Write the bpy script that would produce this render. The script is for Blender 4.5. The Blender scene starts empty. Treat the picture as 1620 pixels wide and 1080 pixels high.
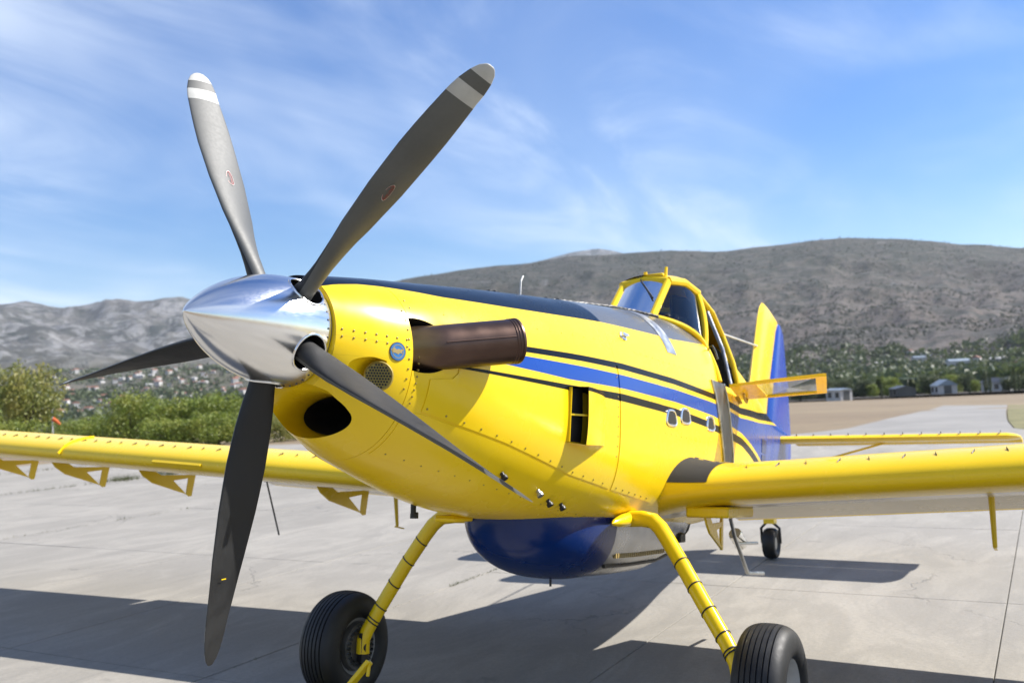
import bpy, bmesh, math, random
from math import sin, cos, pi, radians, sqrt
from mathutils import Vector, Matrix, noise
random.seed(7)
scene = bpy.context.scene
COL = scene.collection
# ---------------------------------------------------------------- camera
FPX, PW, PH = 1497.0, 1620.0, 1080.0          # focal length in photograph pixels
GZ = 2.395                                     # height of the propeller hub above the apron
CAMP = Vector((3.0646, 2.9160, GZ - 0.3153))
_yaw, _pit, _rol = -0.5132, 0.0521, -0.0485
_d = Vector((-cos(_yaw)*cos(_pit), sin(_yaw)*cos(_pit), sin(_pit)))
_r = _d.cross(Vector((0, 0, 1))).normalized(); _u = _r.cross(_d)
CR = _r*cos(_rol) + _u*sin(_rol); CU = -_r*sin(_rol) + _u*cos(_rol); CD = _d
cam = bpy.data.cameras.new('camera'); camo = bpy.data.objects.new('camera', cam); COL.objects.link(camo)
camo.matrix_world = Matrix(((CR.x, CU.x, -CD.x, CAMP.x), (CR.y, CU.y, -CD.y, CAMP.y), (CR.z, CU.z, -CD.z, CAMP.z), (0, 0, 0, 1)))
cam.sensor_width = 36; cam.lens = FPX/PW*36; cam.clip_start = 0.1; cam.clip_end = 30000
cam.dof.use_dof = True; cam.dof.focus_distance = 4.35; cam.dof.aperture_fstop = 2.8
scene.camera = camo
# ---------------------------------------------------------------- sky and sun
SUNV = Vector((-0.72, 0.85, 1.0)).normalized()           # towards the sun
w = bpy.data.worlds.new('World'); scene.world = w; w.use_nodes = True
N, L = w.node_tree.nodes, w.node_tree.links
bg = N['Background']; bg.inputs['Strength'].default_value = 0.066
sky = N.new('ShaderNodeTexSky'); sky.sky_type = 'NISHITA'; sky.sun_disc = False
sky.sun_elevation = math.asin(SUNV.z); sky.sun_rotation = math.atan2(SUNV.x, SUNV.y)
sky.air_density = 1.15; sky.dust_density = 0.0; sky.ozone_density = 5.0; sky.altitude = 100
def wn(t, **k):
    n = N.new(t)
    for a, b in k.items(): setattr(n, a, b)
    return n
tc = wn('ShaderNodeTexCoord'); sep = wn('ShaderNodeSeparateXYZ'); L.new(tc.outputs['Generated'], sep.inputs[0])
za = wn('ShaderNodeMath', operation='MAXIMUM'); L.new(sep.outputs[2], za.inputs[0]); za.inputs[1].default_value = 0.0
zb = wn('ShaderNodeMath', operation='ADD'); L.new(za.outputs[0], zb.inputs[0]); zb.inputs[1].default_value = 0.16
dv = wn('ShaderNodeVectorMath', operation='DIVIDE'); L.new(tc.outputs['Generated'], dv.inputs[0])
cmb = wn('ShaderNodeCombineXYZ')
for i in range(3): L.new(zb.outputs[0], cmb.inputs[i])
L.new(cmb.outputs[0], dv.inputs[1])
def cloud(rot, scale, detail, rough, dist, lo, hi):
    mp = wn('ShaderNodeMapping'); mp.inputs['Rotation'].default_value = (0, 0, radians(rot)); mp.inputs['Scale'].default_value = scale
    L.new(dv.outputs[0], mp.inputs['Vector'])
    nz = wn('ShaderNodeTexNoise'); nz.inputs['Scale'].default_value = 1.0; nz.inputs['Detail'].default_value = detail
    nz.inputs['Roughness'].default_value = rough; nz.inputs['Distortion'].default_value = dist
    L.new(mp.outputs[0], nz.inputs['Vector'])
    mr = wn('ShaderNodeMapRange', interpolation_type='SMOOTHSTEP'); mr.inputs['From Min'].default_value = lo; mr.inputs['From Max'].default_value = hi
    L.new(nz.outputs['Fac'], mr.inputs['Value']); return mr.outputs['Result']
c1 = cloud(35, (0.8, 1.7, 1.0), 9, 0.60, 0.8, 0.36, 0.72)
c2 = cloud(20, (0.45, 0.75, 1.0), 4, 0.52, 0.5, 0.30, 0.66)
cm = wn('ShaderNodeMath', operation='MULTIPLY_ADD'); L.new(c1, cm.inputs[0]); L.new(c2, cm.inputs[1]); 
hm = wn('ShaderNodeMath', operation='MULTIPLY'); L.new(c2, hm.inputs[0]); hm.inputs[1].default_value = 0.28; L.new(hm.outputs[0], cm.inputs[2])
cs = wn('ShaderNodeMath', operation='MULTIPLY'); L.new(cm.outputs[0], cs.inputs[0]); cs.inputs[1].default_value = 0.62
cl = wn('ShaderNodeClamp'); L.new(cs.outputs[0], cl.inputs[0])
mx = wn('ShaderNodeMix', data_type='RGBA'); L.new(cl.outputs[0], mx.inputs['Factor'])
hs = wn('ShaderNodeHueSaturation'); hs.inputs['Saturation'].default_value = 1.30; hs.inputs['Hue'].default_value = .512; hs.inputs['Value'].default_value = 1.12; L.new(sky.outputs[0], hs.inputs['Color']); L.new(hs.outputs[0], mx.inputs['A']); mx.inputs['B'].default_value = (7.4, 8.3, 9.6, 1)
L.new(mx.outputs['Result'], bg.inputs['Color'])
sl = bpy.data.lights.new('sun', 'SUN'); so = bpy.data.objects.new('sun', sl); COL.objects.link(so)
sl.energy = 5.0; sl.angle = radians(0.53); sl.color = (1.0, 0.955, 0.89)
so.rotation_euler = SUNV.to_track_quat('Z', 'Y').to_euler(); so.location = (0, 0, 60)
vs = scene.view_settings; vs.view_transform = 'Standard'; vs.look = 'None'; vs.exposure = 1.04; vs.gamma = 1.0; vs.use_curve_mapping = False

# ---------------------------------------------------------------- material helpers
MATS = {}
ALB = .63                                      # overall albedo level the exposure is set for
class NT:
    k = ALB
    def __init__(s, name):
        m = bpy.data.materials.new(name); m.use_nodes = True; s.m = m; s.n = m.node_tree.nodes; s.l = m.node_tree.links
        s.b = s.n['Principled BSDF']; s.out = s.n['Material Output']; s._tc = None; MATS[name] = m
    def node(s, t, ins=None, **k):
        n = s.n.new(t)
        for a, b in k.items(): setattr(n, a, b)
        for a, b in (ins or {}).items(): s.put(n.inputs[a], b)
        return n
    def put(s, sock, v):
        if isinstance(v, bpy.types.NodeSocket): s.l.new(v, sock)
        else: sock.default_value = (tuple(v)+(1,))[:4] if (isinstance(v, tuple) and sock.type == 'RGBA') else v
    def co(s, kind='Object'):
        if not s._tc: s._tc = s.n.new('ShaderNodeTexCoord')
        return s._tc.outputs[kind]
    def math(s, op, a, b=0.0, c=None):
        n = s.node('ShaderNodeMath', operation=op); s.put(n.inputs[0], a); s.put(n.inputs[1], b)
        if c is not None: s.put(n.inputs[2], c)
        return n.outputs[0]
    def noise(s, scale, detail=4, rough=.55, vec=None, dist=0.0, dim='3D'):
        n = s.node('ShaderNodeTexNoise', {'Scale': scale, 'Detail': detail, 'Roughness': rough, 'Distortion': dist})
        s.l.new(vec if vec is not None else s.co(), n.inputs['Vector']); return n.outputs['Fac']
    def vor(s, scale, vec=None, feature='F1', out='Distance'):
        n = s.node('ShaderNodeTexVoronoi', {'Scale': scale}, feature=feature)
        s.l.new(vec if vec is not None else s.co(), n.inputs['Vector']); return n.outputs[out]
    def mapping(s, scale=(1, 1, 1), rot=(0, 0, 0), vec=None):
        n = s.node('ShaderNodeMapping'); n.inputs['Scale'].default_value = scale; n.inputs['Rotation'].default_value = rot
        s.l.new(vec if vec is not None else s.co(), n.inputs['Vector']); return n.outputs[0]
    def rng(s, v, a, b, c=0.0, d=1.0, smooth=True):
        n = s.node('ShaderNodeMapRange', {'Value': v, 'From Min': a, 'From Max': b, 'To Min': c, 'To Max': d})
        if smooth: n.interpolation_type = 'SMOOTHSTEP'
        return n.outputs['Result']
    def mix(s, f, a, b, mode='MIX'):
        n = s.node('ShaderNodeMix', data_type='RGBA', blend_type=mode)
        s.put(n.inputs['Factor'], f); s.put(n.inputs['A'], a); s.put(n.inputs['B'], b); return n.outputs['Result']
    def bump(s, h, strength, dist):
        n = s.node('ShaderNodeBump', {'Height': h, 'Strength': strength, 'Distance': dist}); s.l.new(n.outputs[0], s.b.inputs['Normal']); return n
    def set(s, **k):
        for a, b in k.items():
            if a == 'Base_Color' and s.k != 1.0: b = s.mix(1.0, b, (s.k, s.k, s.k), 'MULTIPLY')
            s.put(s.b.inputs[a.replace('_', ' ')], b)
        return s
def simple(name, col, rough=.5, metal=0.0, var=.12, scale=6.0, coat=0.0, bump=0.0):
    t = NT(name); n = t.noise(scale, 5, .6)
    if metal > .5: t.k = 1.0
    dark = tuple(c*(1-var) for c in col); lite = tuple(min(1, c*(1+var)) for c in col)
    t.set(Base_Color=t.mix(t.rng(n, .3, .7), dark, lite), Roughness=t.rng(n, .25, .75, max(.02, rough-.06), rough+.08), Metallic=metal)
    if coat: t.set(Coat_Weight=coat, Coat_Roughness=.06)
    if bump: t.bump(t.noise(scale*4, 4), bump, .01)
    return t.m
YEL, YEL2 = (1.0, .690, .010), (.98, .66, .009)
BLUE, BLACK = (.0, .056, .36), (.005, .006, .008)
def paint_base(t):
    t.k = .79
    n = t.noise(2.2, 3, .55); wv0 = t.noise(7, 2, .5)
    t.set(Roughness=t.math('ADD', t.rng(n, .3, .7, .20, .27), t.rng(wv0, .3, .7, 0, .03)), Coat_Weight=.10, Coat_Roughness=.04, Specular_IOR_Level=.34)
    wv = t.noise(4.2, 2, .4)
    t.bump(wv, .08, .010)
    return t.rng(n, .3, .75)
def curve_node(t, x, pts):                    # piecewise curve z(x) over x in [-9, 0], z in [-1, 1]
    xx = t.rng(x, -9.0, 0.0, 0.0, 1.0, smooth=False)
    fc = t.node('ShaderNodeFloatCurve'); fc.inputs['Factor'].default_value = 1.0; t.l.new(xx, fc.inputs['Value'])
    cv = fc.mapping.curves[0]; pts = sorted(pts)
    P = [((px+9)/9, (pz+1)/2) for px, pz in pts]
    while len(cv.points) < len(P): cv.points.new(.5, .5)
    for q, (a, b) in zip(cv.points, P): q.location = (a, b); q.handle_type = 'VECTOR'
    fc.mapping.update()
    return t.math('MULTIPLY_ADD', fc.outputs[0], 2.0, -1.0)
def airframe_material():
    t = NT('airframe_paint'); v = paint_base(t)
    sp = t.node('ShaderNodeSeparateXYZ'); t.l.new(t.co(), sp.inputs[0]); x, z = sp.outputs[0], sp.outputs[2]
    def above(pts): return t.rng(t.math('SUBTRACT', z, curve_node(t, x, pts)), -.0015, .0015)
    E1, E2 = -9.0, 0.0
    dk = above([(0, .185), (-.11, .199), (-.19, .222), (-.32, .246), (-.44, .256), (-.66, .264), (-.82, .266), (-1.37, .304), (-1.77, .336), (-2.40, .390), (-2.88, .416), (-3.61, .452), (-4.34, .52), (-4.7, .60), (-5.1, .95), (-9, .99)])
    gap = -.055
    b1t = above([(0, -.02), (-.55, -.04), (-1.316, .077), (-1.9, .106), (-2.45, .124), (-3.3, .124), (-4.17, .101), (-5, .06), (-6, .10), (-7.4, .2), (-9, .3)])
    b1b = above([(0, -.02), (-.55, -.04), (-1.305, .044), (-1.9, .068), (-2.44, .081), (-3.3, .08), (-4.16, .055), (-5, .0), (-6, .03), (-7.4, .11), (-9, .2)])
    blt = above([(0, -.04), (-.60, -.06), (-1.297, .022), (-1.9, .037), (-2.43, .045), (-3.3, .045), (-4.15, .026), (-5, -.03), (-6, .0), (-7.4, .08), (-9, .17)])
    blb = above([(0, -.04), (-.70, -.035), (-1.035, -.043), (-1.72, -.056), (-2.41, -.040), (-3.3, -.045), (-4.13, -.078), (-5, -.16), (-6, -.33), (-7.4, -.6), (-9, -.9)])
    b2t = above([(0, -.11), (-.60, -.098), (-.71, -.092), (-1.69, -.088), (-2.4, -.074), (-3.3, -.090), (-3.96, -.125), (-5, -.20), (-6, -.37), (-7.4, -.66), (-9, -.95)])
    b2b = above([(0, -.11), (-.60, -.098), (-.71, -.104), (-1.69, -.118), (-2.4, -.122), (-3.3, -.140), (-3.96, -.178), (-5, -.27), (-6, -.45), (-7.4, -.75), (-9, -.98)])
    yel = t.mix(v, YEL2, YEL)
    sub = lambda a, b: t.math('MULTIPLY', b, t.math('SUBTRACT', 1.0, a))     # above b and not above a
    c = t.mix(sub(b2t, b2b), yel, BLACK)
    c = t.mix(sub(blt, blb), c, BLUE)
    c = t.mix(sub(b1t, b1b), c, BLACK)
    front = t.rng(x, -2.405, -2.40)
    top = t.mix(front, (.12, .12, .115), (.006, .011, .020))
    t.set(Base_Color=t.mix(dk, c, top))
    bm_ = t.math('MAXIMUM', t.math('MAXIMUM', sub(b2t, b2b), sub(b1t, b1b)), t.math('MULTIPLY', dk, front))
    t.set(Specular_IOR_Level=t.rng(bm_, 0, 1, .34, .12, False), Coat_Weight=t.rng(bm_, 0, 1, .10, .02, False)); return t.m
def paint(name, col, col2):
    t = NT(name); v = paint_base(t); t.set(Base_Color=t.mix(v, col2, col)); return t.m
M_AIR = airframe_material()
M_YEL = paint('yellow_paint', YEL, YEL2)
M_BLUE = paint('blue_paint', BLUE, (.008, .042, .40))
M_NAVY_SHADE = paint('navy_and_shaded_blue', (.0, .022, .135), (.0, .018, .115))  # dark blue: own tone on the access panels, painted-in shade on the dome
M_BLACK = paint('black_paint', (.010, .011, .012), (.007, .008, .009))
def m_chrome():
    t = NT('polished_aluminium'); t.k = 1.0; a = t.noise(3.0, 3); f = t.noise(1.0, 6, .7, t.mapping((6, 160, 160)))
    t.set(Base_Color=(.84, .84, .83), Metallic=1.0, Roughness=t.math('ADD', t.rng(f, .3, .7, .13, .21), t.rng(a, .3, .7, .0, .07)))
    t.bump(t.noise(5, 2), .03, .01); return t.m
M_CHROME = m_chrome()
M_METAL = simple('brushed_metal', (.42, .43, .43), .32, 1.0, .15, 12)
M_DULL = simple('dull_grey_metal', (.10, .10, .097), .45, .6, .3, 9)
M_DARK = simple('dark_interior', (.012, .012, .012), .7)
M_RUB = simple('tyre_rubber', (.010, .0105, .0115), .55, 0, .25, 14, bump=.08)
M_HOSE = simple('black_hose', (.012, .012, .013), .5)
M_WHITE = simple('white_paint', (.74, .74, .72), .45)
M_RED = simple('red_print', (.42, .03, .025), .5)
M_RIV = simple('rivet_paint', (.40, .27, .03), .4)
M_GOLD = simple('gold_print', (.50, .36, .12), .5)
M_SKYB = simple('blue_print', (.04, .22, .55), .4)
def m_blade():
    t = NT('blade_paint'); n = t.noise(5, 5, .6); s = t.noise(60, 4, .7)
    t.set(Base_Color=t.mix(t.rng(n, .3, .7), (.075, .079, .073), (.100, .104, .097)), Roughness=t.rng(s, .3, .7, .57, .63), Specular_IOR_Level=.85); return t.m
M_BLADE = m_blade()
M_BLADEB = simple('blade_back_black', (.010, .0105, .011), .58, 0, .35, 9)
M_BAND = simple('blade_white_band', (.62, .62, .58), .5)
def m_exh():
    t = NT('heat_stained_steel'); t.k = 1.0; sp = t.node('ShaderNodeSeparateXYZ'); t.l.new(t.co(), sp.inputs[0])
    n = t.noise(4, 3, .5); g = t.rng(t.math('ADD', sp.outputs[0], t.math('MULTIPLY', n, .16)), -.50, -.36)
    t.set(Base_Color=t.mix(g, t.mix(t.rng(n, .3, .7), (.075, .046, .036), (.115, .072, .056)), (.20, .135, .055)), Metallic=.85, Roughness=t.rng(t.noise(14, 2), .3, .7, .34, .40)); return t.m
M_EXH = m_exh()
def m_glass(name, col, tr=1.0):
    t = NT(name); t.k = 1.0; t.set(Base_Color=col, Roughness=.02, Transmission_Weight=tr, IOR=1.45); return t.m
M_GLASS = m_glass('canopy_glass', (.20, .28, .36))
M_PERSP = m_glass('door_perspex', (.86, .88, .88))
def m_concrete():
    t = NT('concrete_slab'); oi = t.node('ShaderNodeObjectInfo'); geo = t.node('ShaderNodeNewGeometry'); P = geo.outputs['Position']
    big = t.noise(.35, 5, .6, P); mid = t.noise(1.3, 6, .65, P, .6); fine = t.noise(26, 5, .7, P); spk = t.vor(70, P)
    st = t.noise(1.0, 6, .62, t.mapping((.5, 2.6, 1), vec=P), 1.0)
    c = t.mix(t.rng(big, .3, .7), (.425, .395, .340), (.500, .465, .402))
    c = t.mix(t.rng(st, .50, .78, 0, .35), c, (.215, .202, .180))
    m2 = t.noise(.85, 6, .66, t.mapping((.6, 1.3, 1), vec=P), 1.4); c = t.mix(t.rng(m2, .42, .62, .34, 0), c, (.25, .235, .205)); c = t.mix(t.rng(mid, .56, .82, 0, .6), c, (.53, .50, .445))
    c = t.mix(t.rng(fine, .35, .75, 0, .35), c, (.26, .248, .225))
    c = t.mix(t.rng(spk, .0, .22, .5, 0), c, (.22, .21, .20))
    # hairline cracks, oil spots, tyre smears and pitting
    wp = t.node('ShaderNodeTexNoise', {'Scale': 1.1, 'Detail': 5.0, 'Roughness': .6}); t.l.new(P, wp.inputs['Vector'])
    wv = t.node('ShaderNodeVectorMath', operation='MULTIPLY_ADD'); t.l.new(wp.outputs['Color'], wv.inputs[0]); wv.inputs[1].default_value = (1.6, 1.6, 0); t.l.new(P, wv.inputs[2])
    ck = t.vor(.23, wv.outputs[0], 'DISTANCE_TO_EDGE'); gate_ = t.rng(t.noise(.5, 3, .5, P), .48, .60)
    crk = t.math('MULTIPLY', t.rng(ck, .0, .0055, 1, 0), gate_)
    c = t.mix(t.math('MULTIPLY', crk, .45), c, (.10, .095, .085))
    osp = t.vor(.9, wv.outputs[0]); c = t.mix(t.math('MULTIPLY', t.rng(osp, .02, .11, .55, 0), t.rng(t.noise(.8, 2, .5, P), .52, .62)), c, (.12, .115, .105))
    ty = t.noise(1.0, 4, .6, t.mapping((.10, 3.2, 1), (0, 0, .12), vec=P), .4); c = t.mix(t.rng(ty, .60, .78, 0, .22), c, (.17, .165, .155))
    pit = t.noise(95, 3, .75, P); c = t.mix(t.rng(pit, .56, .70, 0, .45), c, (.16, .15, .135)); c = t.mix(t.rng(pit, .30, .40, .35, 0), c, (.55, .53, .48))
    r = t.math('MULTIPLY_ADD', oi.outputs['Random'], .03, .985)
    vr = t.node('ShaderNodeVectorMath', operation='SCALE'); t.l.new(c, vr.inputs[0]); t.l.new(r, vr.inputs['Scale'])
    t.set(Base_Color=vr.outputs[0], Roughness=.82)
    t.bump(t.math('SUBTRACT', t.math('ADD', fine, t.math('MULTIPLY', mid, .8)), t.math('MULTIPLY', crk, 1.5)), .45, .006); return t.m
M_CONC = m_concrete()
def m_soil():
    t = NT('joint_soil'); n = t.noise(3, 5); t.set(Base_Color=t.mix(t.rng(n, .3, .7), (.19, .17, .13), (.27, .245, .19)), Roughness=.95); return t.m
M_SOIL = m_soil()
def m_field():
    t = NT('dry_grass'); geo = t.node('ShaderNodeNewGeometry'); P = geo.outputs['Position']
    a = t.noise(.03, 5, .6, P); b = t.noise(.35, 6, .65, P); f = t.noise(3, 4, .7, P)
    c = t.mix(t.rng(a, .35, .65), (.235, .165, .095), (.33, .25, .145)); c = t.mix(t.rng(b, .5, .8, 0, .8), c, (.16, .125, .07)); c = t.mix(t.rng(f, .4, .8, 0, .4), c, (.40, .33, .20))
    t.set(Base_Color=c, Roughness=.95); return t.m
M_FIELD = m_field()
def m_verge():
    t = NT('green_verge'); geo = t.node('ShaderNodeNewGeometry'); n = t.noise(.5, 6, .65, geo.outputs['Position'])
    t.set(Base_Color=t.mix(t.rng(n, .3, .7), (.16, .15, .05), (.30, .27, .11)), Roughness=.95); return t.m
M_VERGE = m_verge()
def m_taxi():
    t = NT('pale_asphalt'); geo = t.node('ShaderNodeNewGeometry'); P = geo.outputs['Position']; n = t.noise(.25, 6, .65, P)
    t.set(Base_Color=t.mix(t.rng(n, .3, .7), (.29, .278, .255), (.38, .362, .33)), Roughness=.85); return t.m
M_TAXI = m_taxi()
def m_burnt():
    t = NT('burnt_hillside'); geo = t.node('ShaderNodeNewGeometry'); P = geo.outputs['Position']
    a = t.noise(.0028, 6, .6, P, .5); b = t.noise(.012, 6, .7, P, .8); f = t.noise(.05, 6, .75, P); sp = t.vor(.045, P); 
    c = t.mix(t.rng(a, .40, .60), (.076, .062, .050), (.185, .150, .122))
    c = t.mix(t.rng(b, .47, .60, 0, .9), c, (.040, .043, .032)); g2 = t.noise(.03, 5, .7, P, .5); c = t.mix(t.rng(g2, .5, .62, 0, .7), c, (.19, .165, .145))
    c = t.mix(t.rng(f, .52, .66, 0, .6), c, (.22, .20, .18))
    c = t.mix(t.rng(sp, .15, .45, .9, 0), c, (.038, .042, .032))
    spz = t.node('ShaderNodeSeparateXYZ'); t.l.new(P, spz.inputs[0]); c = t.mix(t.math('MULTIPLY', t.rng(t.math('ADD', spz.outputs[2], t.math('MULTIPLY', a, 220)), 215, 350), t.rng(g2, .35, .6, .95, .4)), c, (.040, .049, .028)); rk = t.noise(.006, 7, .72, P, 1.2); c = t.mix(t.rng(rk, .60, .70, 0, .7), c, (.27, .265, .26))
    t.set(Base_Color=c, Roughness=1.0); t.bump(t.math('ADD', f, g2), .9, 9.0); return t.m
M_BURNT = m_burnt()
def m_rock():
    t = NT('limestone_mountain'); geo = t.node('ShaderNodeNewGeometry'); P = geo.outputs['Position']
    a = t.noise(.0016, 7, .65, P, .9); b = t.noise(.006, 7, .72, P, 1.3); f = t.noise(.022, 6, .75, P, .6)
    sp = t.node('ShaderNodeSeparateXYZ'); t.l.new(P, sp.inputs[0])
    st = t.noise(.008, 6, .7, t.mapping((1, 1, .25), vec=P), 1.5)
    c = t.mix(t.rng(a, .42, .58), (.062, .062, .050), (.165, .155, .138)); c = t.mix(t.rng(st, .47, .60, 0, .85), c, (.34, .335, .325))
    c = t.mix(t.rng(b, .5, .62, 0, .85), c, (.036, .046, .030)); c = t.mix(t.rng(f, .55, .75, 0, .5), c, (.34, .325, .30))
    low = t.rng(sp.outputs[2], 40, 190)
    val = t.mix(t.rng(b, .35, .65), (.075, .085, .045), (.17, .145, .10)); val = t.mix(t.rng(f, .5, .8, 0, .7), val, (.25, .215, .16))
    c = t.mix(low, val, c)
    t.set(Base_Color=c, Roughness=1.0); t.bump(t.math('ADD', b, f), .9, 14.0); return t.m
M_ROCK = m_rock()
def m_leaf(name, a, b, c3):
    t = NT(name); oi = t.node('ShaderNodeObjectInfo'); geo = t.node('ShaderNodeNewGeometry')
    r = geo.outputs['Random Per Island']; n = t.noise(.9, 3, .6, geo.outputs['Position'])
    c = t.mix(r, a, b); c = t.mix(t.rng(n, .45, .7), c, c3)
    t.set(Base_Color=c, Roughness=.55)
    tr = t.node('ShaderNodeBsdfTranslucent'); t.l.new(c, tr.inputs['Color']); ms = t.node('ShaderNodeMixShader'); ms.inputs[0].default_value = .22
    t.l.new(t.b.outputs[0], ms.inputs[1]); t.l.new(tr.outputs[0], ms.inputs[2]); t.l.new(ms.outputs[0], t.out.inputs[0]); return t.m
M_LEAF = m_leaf('bush_leaves', (.13, .20, .022), (.30, .37, .05), (.38, .40, .065))
M_LEAFY = m_leaf('turning_leaves', (.32, .33, .06), (.18, .22, .045), (.42, .37, .09))
M_LEAFD = m_leaf('dark_leaves', (.050, .082, .028), (.11, .145, .045), (.15, .165, .055))
M_SCRUB = m_leaf('scrub_leaves', (.035, .045, .02), (.07, .075, .04), (.09, .085, .05))
M_GRASS = m_leaf('joint_grass', (.10, .11, .035), (.07, .10, .025), (.16, .15, .06))
M_BARK = simple('bark', (.10, .075, .055), .9, 0, .3, 8)
M_WALL = simple('white_render_wall', (.72, .70, .67), .8, 0, .08, .4)
M_ROOF = simple('terracotta_roof', (.34, .15, .095), .8, 0, .2, .6)
M_ROOFG = simple('pale_blue_roof', (.36, .43, .50), .5, .2, .1, .5)
M_DGLASS = simple('dark_window', (.03, .04, .05), .2)
M_ORANGE = simple('orange_cloth', (.75, .15, .03), .8)
M_STRAP = M_METAL
# ---------------------------------------------------------------- mesh helpers
def mesh(name, V, F, mats, smooth=True, fm=None):
    me = bpy.data.meshes.new(name); me.from_pydata([tuple(v) for v in V], [], F)
    for m in (mats if isinstance(mats, (list, tuple)) else [mats]): me.materials.append(m)
    if fm: me.polygons.foreach_set('material_index', fm)
    if smooth: me.polygons.foreach_set('use_smooth', [True]*len(me.polygons))
    me.validate(); me.update(); return me
def link(name, me, parent=None, loc=None):
    o = bpy.data.objects.new(name, me); COL.objects.link(o)
    if parent is not None: o.parent = parent
    if loc is not None: o.location = loc
    return o
def tag(o, label=None, cat=None, group=None, kind=None):
    if label: o['label'] = label
    if cat: o['category'] = cat
    if group: o['group'] = group
    if kind: o['kind'] = kind
    return o
def sharp(me, deg=35):
    bm = bmesh.new(); bm.from_mesh(me); bm.normal_update()
    for e in bm.edges:
        if len(e.link_faces) == 2 and e.calc_face_angle(0) > radians(deg): e.smooth = False
    bm.to_mesh(me); bm.free(); return me
class MB:                                             # mesh collector
    def __init__(s): s.V = []; s.F = []; s.M = []; s.mi = 0
    def add(s, V, F, mi=None):
        o = len(s.V); s.V += [Vector(v) for v in V]; s.F += [tuple(i+o for i in f) for f in F]; s.M += [s.mi if mi is None else mi]*len(F); return s
    def box(s, c, d, R=None, mi=None):
        x, y, z = d[0]/2, d[1]/2, d[2]/2; c = Vector(c)
        V = [Vector((a*x, b*y, e*z)) for a in (-1, 1) for b in (-1, 1) for e in (-1, 1)]
        if R is not None: V = [R @ v for v in V]
        return s.add([c+v for v in V], [(0, 1, 3, 2), (4, 6, 7, 5), (0, 4, 5, 1), (2, 3, 7, 6), (0, 2, 6, 4), (1, 5, 7, 3)], mi)
    def bar(s, a, b, wd, th, up=(0, 0, 1), mi=None):   # flat bar from a to b
        a, b = Vector(a), Vector(b); d = (b-a); ln = d.length; d.normalize(); u = Vector(up); sd = d.cross(u).normalized(); u = sd.cross(d)
        return s.box((a+b)/2, (ln, wd, th), Matrix((d, sd, u)).transposed(), mi)
    def tube(s, P, r, n=12, cap=True, mi=None):
        P = [Vector(p) for p in P]; R = r if isinstance(r, (list, tuple)) else [r]*len(P); V = []; F = []
        up = None
        for i, p in enumerate(P):
            d = (P[min(i+1, len(P)-1)]-P[max(i-1, 0)]).normalized()
            if up is None: up = Vector((0, 0, 1)) if abs(d.z) < .9 else Vector((1, 0, 0))
            sd = d.cross(up).normalized(); up = sd.cross(d).normalized()
            for k in range(n): a = 2*pi*k/n; V.append(p + (sd*cos(a)+up*sin(a))*R[i])
        for i in range(len(P)-1):
            for k in range(n): k2 = (k+1) % n; F.append((i*n+k, i*n+k2, (i+1)*n+k2, (i+1)*n+k))
        if cap: F += [tuple(range(n))[::-1], tuple(range((len(P)-1)*n, len(P)*n))]
        return s.add(V, F, mi)
    def lathe(s, prof, c, axis, n=32, mi=None, close=False):   # prof [(along, radius)]
        ax = Vector(axis).normalized(); t = Vector((0, 0, 1)) if abs(ax.z) < .9 else Vector((1, 0, 0)); a = ax.cross(t).normalized(); b = ax.cross(a); c = Vector(c)
        V = []; F = []
        for (h, r) in prof:
            for k in range(n): q = 2*pi*k/n; V.append(c + ax*h + (a*cos(q)+b*sin(q))*r)
        m = len(prof)
        for i in range(m if close else m-1):
            j = (i+1) % m
            for k in range(n): k2 = (k+1) % n; F.append((i*n+k, i*n+k2, j*n+k2, j*n+k))
        return s.add(V, F, mi)
    def prism(s, poly, ext, mi=None):                  # planar polygon (3d points) extruded along ext
        n = len(poly); P = [Vector(p) for p in poly]; e = Vector(ext); V = P + [p+e for p in P]
        F = [tuple(range(n))[::-1], tuple(range(n, 2*n))] + [(i, (i+1) % n, n+(i+1) % n, n+i) for i in range(n)]
        return s.add(V, F, mi)
    def me(s, name, mats, smooth=True, deg=35):
        m = mesh(name, s.V, s.F, mats, smooth, s.M)
        bm = bmesh.new(); bm.from_mesh(m); bmesh.ops.recalc_face_normals(bm, faces=bm.faces); bm.to_mesh(m); bm.free()
        return sharp(m, deg) if smooth else m
def bevel(me, off, seg=2, deg=40):
    bm = bmesh.new(); bm.from_mesh(me); bm.normal_update()
    es = [e for e in bm.edges if len(e.link_faces) == 2 and e.calc_face_angle(0) > radians(deg)]
    bmesh.ops.bevel(bm, geom=es, offset=off, segments=seg, profile=.5, affect='EDGES', clamp_overlap=True)
    bm.to_mesh(me); bm.free(); me.polygons.foreach_set('use_smooth', [True]*len(me.polygons)); return me
def boolean_cut(me, cutters):
    o = bpy.data.objects.new('tmp', me); COL.objects.link(o); cs = []
    for c in cutters:
        co = bpy.data.objects.new('tmpc', c); COL.objects.link(co); cs.append(co)
        md = o.modifiers.new('b', 'BOOLEAN'); md.operation = 'DIFFERENCE'; md.object = co; md.solver = 'EXACT'
        md.material_mode = 'TRANSFER'
    bpy.context.view_layer.update(); dg = bpy.context.evaluated_depsgraph_get()
    new = bpy.data.meshes.new_from_object(o.evaluated_get(dg), preserve_all_data_layers=True, depsgraph=dg)
    for c in cs+[o]: bpy.data.objects.remove(c)
    return new
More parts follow.
